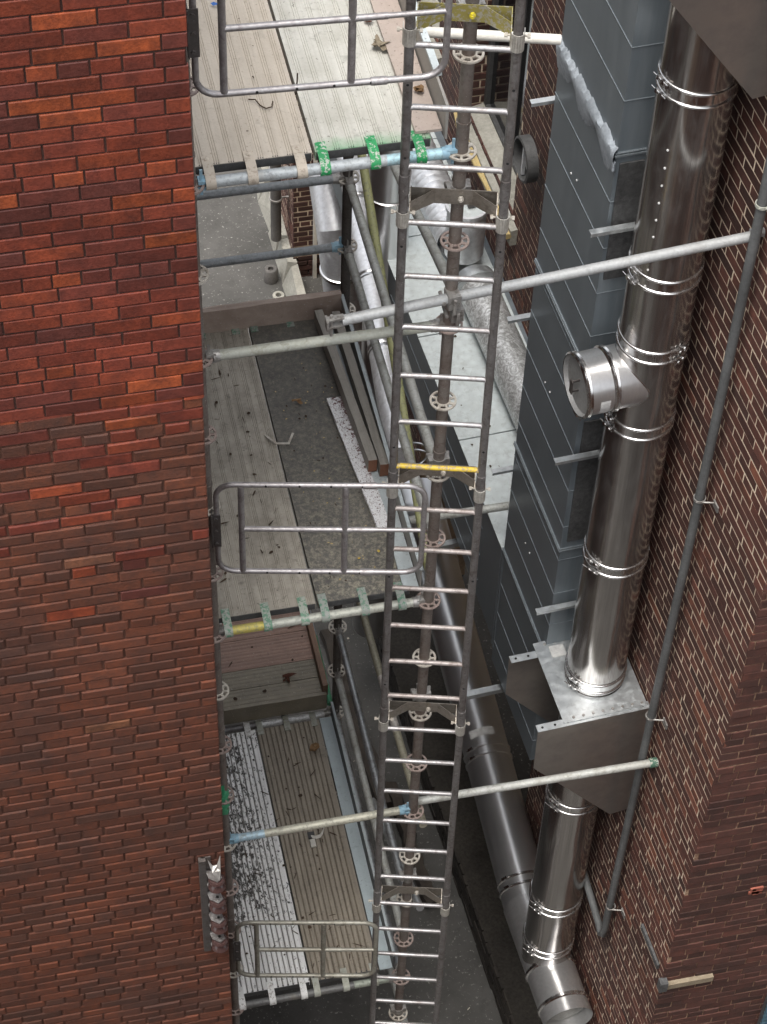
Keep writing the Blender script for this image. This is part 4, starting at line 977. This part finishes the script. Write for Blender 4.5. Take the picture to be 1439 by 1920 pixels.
# ------------------------------------------------------------------ conduit on the right wall
con = thing('wall_conduit', W(.065, .08, -4.1), 'dark grey conduit running down the right brick wall and bending back low down', 'pipe')
mb = MB(); pts = [W(.065, .06, 4.9), W(.065, .065, 0), W(.065, .10, -4.02), W(.065, .105, -4.12), W(.065, .14, -4.17), W(.065, .19, -4.13), W(.065, .75, -3.98), W(.065, 2.2, -3.6)]
mb.sweep(pts, .0245, 18); obj('pipe', mb, M['conduit'], con)
for z in (2.42, .42, -1.55, -3.72):
    mb = MB(); yy = .062 if z > 0 else .085
    mb.lathe(W(.065, yy, z), [(.0275, -.008), (.0325, -.008), (.0325, .008), (.0275, .008)], 20); mb.tube(W(.09, yy-.02, z), W(-.002, yy-.05, z+.0), .005, 8); mb.box(W(.004, yy-.07, z), (.008, .06, .04), (N1, T1, Z))
    obj('clamp', mb, M['clamp'] if z < 2 else M['pale_green_tube'], con)

# ------------------------------------------------------------------ spiral duct on top of the low run, capped stub
a = F(.22, .15, -1.625); b = F(.30, 3.9, -1.625); d = (b-a).normalized(); s_ = d.cross(Z).normalized(); u_ = s_.cross(d); RR = .135
sp = thing('spiral_duct', a, 'mottled galvanised round duct lying on top of the low duct run, with a capped stub', 'duct')
L_s = (b-a).length; prof = []; l = 0
while l < L_s: prof += [(RR, l), (RR, l+.11), (RR+.004, l+.118), (RR, l+.126)]; l += .13
mb = MB(); mb.lathe(a, [(RR, 0), (RR, .5), (RR, 1.0), (RR, 1.85)], 48, (s_, u_, d)); obj('pipe', mb, M['mottled'], sp)
mb = MB(); prof = [(RR, 2.35+.0)]; l = 2.35
while l < L_s: prof += [(RR, l), (RR+.007, l+.03), (RR, l+.06)]; l += .06
mb.lathe(a, prof, 48, (s_, u_, d)); obj('ribbed_pipe', mb, M['flue_bright'], sp)
mb = MB(); mb.lathe(a, [(RR, 1.84), (RR+.035, 1.845), (RR+.035, 1.87), (RR+.01, 1.875), (RR+.01, 1.95), (RR+.004, 1.96)], 48, (s_, u_, d)); obj('collar', mb, M['galv_plate'], sp)
mb = MB(); mb.lathe(a, [(RR+.003, .52), (RR+.009, .53), (RR+.009, .56), (RR+.003, .57)], 48, (s_, u_, d)); mb.box(a+d*.545-s_*RR*.95+u_*.03, (.03, .05, .04), (d, s_, u_)); obj('joint_band', mb, M['clamp'], sp)
c = F(.235, 2.42, -1.66)
mb = MB(); mb.lathe(c, [(RR+.0, 0), (RR, .40), (RR+.012, .405), (RR+.012, .435), (RR-.006, .437)], 48); obj('stub', mb, M['flue_bright'], sp)
mb = MB(); mb.lathe(c, [(RR-.004, .428), (.0005, .424)], 48); cp = obj('cap', mb, M['duct_top'], sp)
mb = MB(); mb.box(c+Z*.45+Vector((-.03, .02, 0)), (.16, .02, .01), (Vector((.7, .7, 0)), Vector((-.7, .7, 0)), Z)); mb.box(c+Z*.455+Vector((.02, -.02, 0)), (.05, .05, .02)); x_ = obj('handle', mb, M['iron'], cp, smooth=False); x_.matrix_parent_inverse = Matrix.Identity(4)

# round black vent/lamp on the pier between the openings
c = F(.06, 1.78, -.30)
v_ = thing('wall_vent', c, 'round black rimmed wall vent half hidden behind the left edge of the blue grey duct', 'vent')
mb = MB(); mb.lathe(c, [(.13, 0), (.15, .0), (.15, .07), (.135, .075), (.13, .02)], 32, (T2, Z, N2)); obj('rim', mb, M['frame_dark'], v_)
mb = MB(); mb.lathe(c, [(.0005, .03), (.06, .035), (.128, .012)], 32, (T2, Z, N2)); mb.box(c+N2*.05, (.24, .02, .02), (Z, T2, N2)); obj('cover', mb, M['flue_bright'], v_)

# ------------------------------------------------------------------ flues behind the scaffold
fl2 = thing('steel_flue', (.80, 4.4, -5), 'dark glossy vertical flue behind the scaffold, seen between the tubes', 'flue')
mb = MB(); mb.lathe((.80, 4.4, 0), [(.15, -6.2), (.15, -3), (.15, -1.45), (.15, 1.2)], 48); obj('pipe', mb, M['flue_dark'], fl2)
for z in (-1.28, -3.4):
    mb = MB(); mb.lathe((.80, 4.4, z), [(.15, -.02), (.162, -.012), (.162, .0), (.152, .004)], 48); obj('locking_band', mb, M['flue_band'], fl2)
fl3 = thing('horizontal_flue', (.6, 4, -3), 'slim bright silver flue lying behind the lengthwise guard tubes of the middle deck', 'flue')
a = Vector((.74, 5.4, -1.78)); b = Vector((.49, 2.55, -1.88)); d = (b-a).normalized(); s_ = d.cross(Z).normalized(); u_ = s_.cross(d)
mb = MB(); mb.lathe(a, [(.0005, 0), (.095, 0), (.095, (b-a).length), (.0005, (b-a).length)], 44, (s_, u_, d)); obj('pipe', mb, M['flue_bright'], fl3)
for l in (.55, 1.3, 1.95):
    mb = MB(); mb.lathe(a+d*l, [(.095, -.03), (.102, -.024), (.102, -.012), (.096, 0), (.102, .012), (.102, .024), (.095, .03)], 44, (s_, u_, d)); obj('locking_band', mb, M['flue_dark'], fl3)
fl4 = thing('segmented_elbow_flue', (.5, 6.2, -4), 'segmented silver flue elbow beside the dark rear post', 'flue')
c0_ = Vector((.83, 6.2, -3.3)); pts = [c0_+Vector((0, .35, .25)), c0_, c0_+Vector((.02, -.12, -.35)), c0_+Vector((.06, -.12, -.8)), c0_+Vector((.12, -.1, -1.3)), c0_+Vector((.16, -.1, -2.2))]
mb = MB(); mb.sweep(pts, .16, 40); obj('pipe', mb, M['flue_bright'], fl4, angle=15)
mb = MB()
for p_ in (pts[2], pts[3], pts[4]): mb.lathe(p_, [(.16, -.02), (.172, -.014), (.172, .014), (.16, .02)], 40)
obj('locking_band', mb, M['flue_band'], fl4)
# downpipe and bollard-like stub in the far yard
dp = thing('downpipe', (1.0, 9.75, GZ), 'dark drain downpipe beside the brick pier in the far yard', 'pipe')
mb = MB(); mb.tube((1.0, 9.85, GZ+.35), (1.0, 9.85, -2), .055, 20); obj('pipe', mb, M['downpipe'], dp)
for z in (-6.3, -5.9):
    mb = MB(); mb.lathe((1.0, 9.85, z), [(.056, -.012), (.066, -.01), (.066, .01), (.056, .012)], 20); mb.tube((1.0, 9.85, z), (1.13, 9.85, z), .01, 8); obj('clamp', mb, M['clamp'], dp)
mb = MB(); mb.lathe((.90, 9.62, GZ), [(.075, 0), (.075, .14), (.06, .16), (.03, .16), (.03, .12), (.0005, .12)], 28)
solo('drain_stub', mb, M['downpipe'], 'short dark drain stub with pale ring on the far asphalt', 'pipe')
mb = MB(); mb.lathe((.93, 9.36, GZ), [(.06, 0), (.06, .03), (.03, .035), (.03, .0)], 24)
solo('drain_ring', mb, M['stone'], 'small pale ring lying on the far asphalt next to the drain stub', 'ring')

# ------------------------------------------------------------------ spool insulators on the left wall
rk = thing('insulator_rack', (-1.29, YW-.03, -1.2), 'iron rack with four brown porcelain spools on the left brick corner', 'insulator rack')
mb = MB(); mb.box((-1.325, YW-.022, -1.22), (.035, .028, .92)); mb.box((-1.305, YW-.012, -1.22), (.05, .006, .92)); obj('channel', mb, M['iron'], rk, smooth=False)
for i, z in enumerate((-.93, -1.14, -1.35, -1.55)):
    c = Vector((-1.262, YW-.07, z)); sp_ = MB()
    sp_.lathe(c, [(.014, -.045), (.038, -.043), (.045, -.032), (.038, -.018), (.024, -.004), (.024, .006), (.038, .018), (.043, .030), (.036, .043), (.014, .045)], 24)
    s_o = obj('spool', sp_, M['porcelain'], rk)
    mb = MB(); mb.plate([c+Vector((-.05, .05, .052)), c+Vector((.02, .03, .052)), c+Vector((.028, -.01, .052)), c+Vector((.0, -.03, .052)), c+Vector((-.04, .0, .052))], (0, 0, 1), .005)
    mb.plate([c+Vector((-.05, .05, -.052)), c+Vector((.02, .03, -.052)), c+Vector((.028, -.01, -.052)), c+Vector((.0, -.03, -.052)), c+Vector((-.04, .0, -.052))], (0, 0, 1), -.005)
    mb.tube(c-Z*.065, c+Z*.068, .008, 10); mb.tube(c+Z*.058, c+Z*.068, .013, 6)
    obj('clevis', mb, M['rail'], rk, smooth=True)
mb = MB(); c = Vector((-1.262, YW-.06, -.80)); mb.plate([c+Vector((-.035, .04, .03)), c+Vector((-.02, -.01, -.02)), c+Vector((-.008, -.03, -.07)), c+Vector((.012, -.03, -.07)), c+Vector((.022, -.01, -.02)), c+Vector((.03, .04, .05)), c+Vector((.01, .02, .0)), c+Vector((-.012, .02, -.005))], (0, -1, .25), .006)
obj('top_clevis', mb, M['clamp'], rk, smooth=False)

# green wrap on the left post, red tag
mb = MB(); mb.lathe((XL, 0, -1.58), [(.026, -.10), (.036, -.07), (.032, -.03), (.040, 0), (.034, .04), (.040, .07), (.027, .22)], 14)
for k in range(0, len(mb.v)): v = mb.v[k]; mb.v[k] = (v[0]+random.uniform(-.004, .006), v[1]+random.uniform(-.005, .005), v[2])
solo('green_tape_wrap', mb, M['rag'], 'crumpled green wrap around the left front post above the spools', 'tape')

# ------------------------------------------------------------------ litter
def flake(c, r, mat_mb, curl=.3, n=7, el=1.0, rot=None):
    rot = random.uniform(0, 6.28) if rot is None else rot; vs = [Vector(c)+Z*r*curl*.4]
    for k in range(n):
        a = 2*math.pi*k/n; q = r*random.uniform(.6, 1.15); x, y = q*math.cos(a)*el, q*math.sin(a)/el
        vs.append(Vector(c)+Vector((x*math.cos(rot)-y*math.sin(rot), x*math.sin(rot)+y*math.cos(rot), random.uniform(0, curl)*r)))
    mat_mb.add(vs, [(0, k+1, (k+1) % n+1) for k in range(n)])
def litter(name, n, x0, x1, y0, y1, z, mat, rmin, rmax, el, label=None, curl=.3):
    mb = MB()
    for _ in range(n): flake((random.uniform(x0, x1), random.uniform(y0, y1), z+.002), random.uniform(rmin, rmax), mb, curl, 6, random.choice(el))
    return obj(name, mb, mat, None, smooth=False, kind='stuff', label=label, category='litter')
litter('twig_litter', 46, -1.05, -.62, .1, 1.9, .037, M['twig'], .006, .013, (2.2, 3.5, 1.2), 'dark twigs and crumbs scattered over the tan plank of the middle deck')
litter('twig_litter', 30, -.5, -.12, .1, 1.9, .037, M['twig'], .004, .009, (1, 2), 'small dark crumbs on the dark mossy plank')
litter('chip_litter', 60, -.52, -.12, .08, 1.9, .037, M['foam'], .002, .006, (1, 1.4), 'pale chips on the dark mossy plank', .1)
litter('twig_litter', 70, -1.0, -.2, .1, 1.95, -3.963, M['twig'], .006, .016, (1, 2.5, 3), 'dark leaf scraps scattered over the two planks of the lowest deck')
litter('twig_litter', 34, -1.0, -.15, .1, 2.0, 3.037, M['twig'], .002, .006, (1, 1.5), 'tiny dark crumbs on the top deck')
litter('twig_litter', 30, -1.0, -.12, 2.2, 3.4, -3.83, M['twig'], .008, .02, (1, 2.5), 'dark leaf scraps on the far platform boards')
litter('leaf_litter', 40, .05, 1.0, -2, 6, GZ+.002, M['chips'], .006, .014, (1, 2), 'pale scraps scattered over the ground')
litter('leaf_litter', 26, .5, .95, 2.0, 5.5, ZT+.012, M['twig'], .006, .02, (1, 1.5), 'dark leaf bits on top of the low duct run') if 0 else None
mb = MB()
for _ in range(18):
    p_ = W(random.uniform(.05, .42), random.uniform(1.8, 4.6), ZT+.013); flake(p_, random.uniform(.005, .014), mb, .3, 6, random.choice((1, 1.6)))
obj('leaf_litter', mb, M['twig'], None, smooth=False, kind='stuff', label='dark leaf bits on the pale top of the low duct run', category='litter')
def leafthing(c, r, label, mat=None, el=1.4, k=4):
    mb = MB()
    for i in range(k): flake(Vector(c)+Vector((random.uniform(-r, r)*.3, random.uniform(-r, r)*.3, i*r*.16)), r*random.uniform(.7, 1), mb, .8, 8, el)
    return solo('dead_leaf', mb, mat or M['leaf'], label, 'leaf', smooth=False)
leafthing((-.205, .66, 3.04), .032, 'curled dry leaf on the pale top deck plank, left of the ladder', M['stone'] if 0 else mortar_mat('grey_leaf', (.22, .18, .13), (.33, .28, .2)), 1.7)
leafthing((-.10, .32, 3.062), .022, 'crumpled orange brown leaf on the pinkish strip behind the ladder', None, 1.1, 5)
leafthing((-.21, .83, 3.04), .020, 'small round reddish leaf near the top of the pale plank', mortar_mat('reddish_leaf', (.33, .14, .09), (.4, .2, .14)), 1.0, 5)
leafthing((-.215, 1.80, -3.955), .034, 'brown leaf at the far right corner of the brown ribbed plank', None, 1.0)
leafthing((-.30, 2.33, -3.825), .030, 'dark red brown curled leaf on the far platform', mortar_mat('dark_leaf', (.07, .03, .02), (.12, .05, .035)), 2.0)
def wire(name, pts, r, mat, label, cat):
    P_ = []
    for i in range(len(pts)-1):
        for k in range(5): P_.append(Vector(pts[i]).lerp(Vector(pts[i+1]), k/5)+Vector((random.uniform(-.001, .001), random.uniform(-.001, .001), 0)))
    P_.append(Vector(pts[-1])); mb = MB(); mb.sweep(P_, r, 8); return solo(name, mb, mat, label, cat)
wire('wire_scrap', [(-.80, .42, 3.042), (-.775, .405, 3.05), (-.76, .375, 3.042), (-.74, .35, 3.042), (-.715, .355, 3.045), (-.705, .39, 3.042)], .0028, M['twig'], 'bent dark wire scrap on the beige plank of the top deck', 'wire')
wire('twig', [(-.70, -.12, 3.60), (-.705, -.12, 3.50)], .003, M['twig'], 'twig hanging from the lower bar of the topmost gate', 'twig')
mb = MB(); flake((-.83, 1.05, 3.04), .016, mb, .8, 6, 1.6); solo('blue_scrap', mb, M['blue'], 'tiny bright blue scrap on the beige plank of the top deck', 'scrap', smooth=False)
mb = MB(); P_ = [(-.37, 1.10, -3.957), (-.34, 1.085, -3.95), (-.31, 1.09, -3.95), (-.285, 1.12, -3.95), (-.27, 1.16, -3.955)]
for i in range(4): mb.plate([Vector(P_[i]), Vector(P_[i+1]), Vector(P_[i+1])+Vector((0, .022, .004)), Vector(P_[i])+Vector((0, .022, .004))], (0, 0, 1), .002)
mb.bbox((-.385, 1.03, -3.962), (-.35, 1.09, -3.95)); solo('white_strap', mb, M['white_pvc'], 'torn white strap lying on the brown ribbed plank', 'strap', smooth=False)
mb = MB(); mb.bbox((-.39, 1.10, -3.963), (-.345, 1.15, -3.953)); solo('black_tab', mb, M['frame_dark'], 'small black tab beside the torn white strap', 'scrap', smooth=False)
mb = MB(); flake((-.19, .33, .04), .012, mb, .1, 8, 1); solo('yellow_blob', mb, M['yellow'], 'yellow paint blob on the dark mossy plank near the ladder', 'paint blob', smooth=False)

mb = MB()
for a_, b_ in (((-.62, 1.22), (-.57, 1.14)), ((-.58, 1.15), (-.50, 1.13)), ((-.51, 1.13), (-.47, 1.20))):
    p_, q_ = Vector((*a_, .042)), Vector((*b_, .048)); d_ = (q_-p_).normalized(); mb.box((p_+q_)/2, ((q_-p_).length, .012, .004), (d_, Z.cross(d_), Z))
solo('torn_tape', mb, M['rosette_pale'], 'torn strip of pale tape across the seam of the middle deck', 'tape', smooth=False)
leafthing((-.40, 1.42, .042), .022, 'pale brown leaf lying on the dark mossy plank of the middle deck', M['leaf'], 1.6, 2)
leafthing((-.30, .30, .042), .010, 'tiny orange scrap on the near part of the dark mossy plank', M['yellow'], 1.0, 2)

# ------------------------------------------------------------------ camera
cam = bpy.data.objects.new('camera', bpy.data.cameras.new('camera')); COL.objects.link(cam)
Mx = [Vector((0.97660872, -0.21302779, 0.02923312)), Vector((-0.14599514, -0.75674387, -0.63720022)), Vector((0.15786334, 0.6180274, -0.77014369))]
m = Matrix.Identity(4)
for i, v in enumerate((Mx[0], -Mx[1], -Mx[2])):
    for j in range(3): m[j][i] = v[j]
m.translation = Vector((-1.96825582, -6.70148095, 9.11002749)); cam.matrix_world = m
cam.data.sensor_fit = 'VERTICAL'; cam.data.sensor_height = 36; cam.data.sensor_width = 27; cam.data.lens = 4230.9/1920*36
cam.data.clip_start = .05; cam.data.clip_end = 300
sc.camera = cam

# ------------------------------------------------------------------ light
w = bpy.data.worlds.new('World'); sc.world = w; w.use_nodes = True; nt = w.node_tree; nt.nodes.clear()
sky = nt.nodes.new('ShaderNodeTexSky'); sky.sky_type = 'NISHITA'; sky.sun_disc = False
EL, ROT = R(72), R(230)
sky.sun_elevation = EL; sky.sun_rotation = ROT; sky.air_density = 1.0; sky.dust_density = 3.5; sky.ozone_density = .6
bg = nt.nodes.new('ShaderNodeBackground'); bg.inputs[1].default_value = .14; o = nt.nodes.new('ShaderNodeOutputWorld')
hs = nt.nodes.new('ShaderNodeHueSaturation'); hs.inputs['Saturation'].default_value = .2
nt.links.new(sky.outputs[0], hs.inputs['Color']); nt.links.new(hs.outputs[0], bg.inputs[0]); nt.links.new(bg.outputs[0], o.inputs[0])
sun = bpy.data.lights.new('sun', 'SUN'); sun.energy = 1.4; sun.angle = R(32); sun.color = (1, .955, .90)
so = bpy.data.objects.new('sun', sun); COL.objects.link(so)
dv = Vector((math.sin(ROT)*math.cos(EL), math.cos(ROT)*math.cos(EL), math.sin(EL)))
so.rotation_euler = dv.to_track_quat('Z', 'Y').to_euler()
vs_ = sc.view_settings; vs_.view_transform = 'Standard'; vs_.look = 'None'; vs_.exposure = 1.25; vs_.gamma = 1; vs_.use_curve_mapping = False
sc.cycles.max_bounces = 8
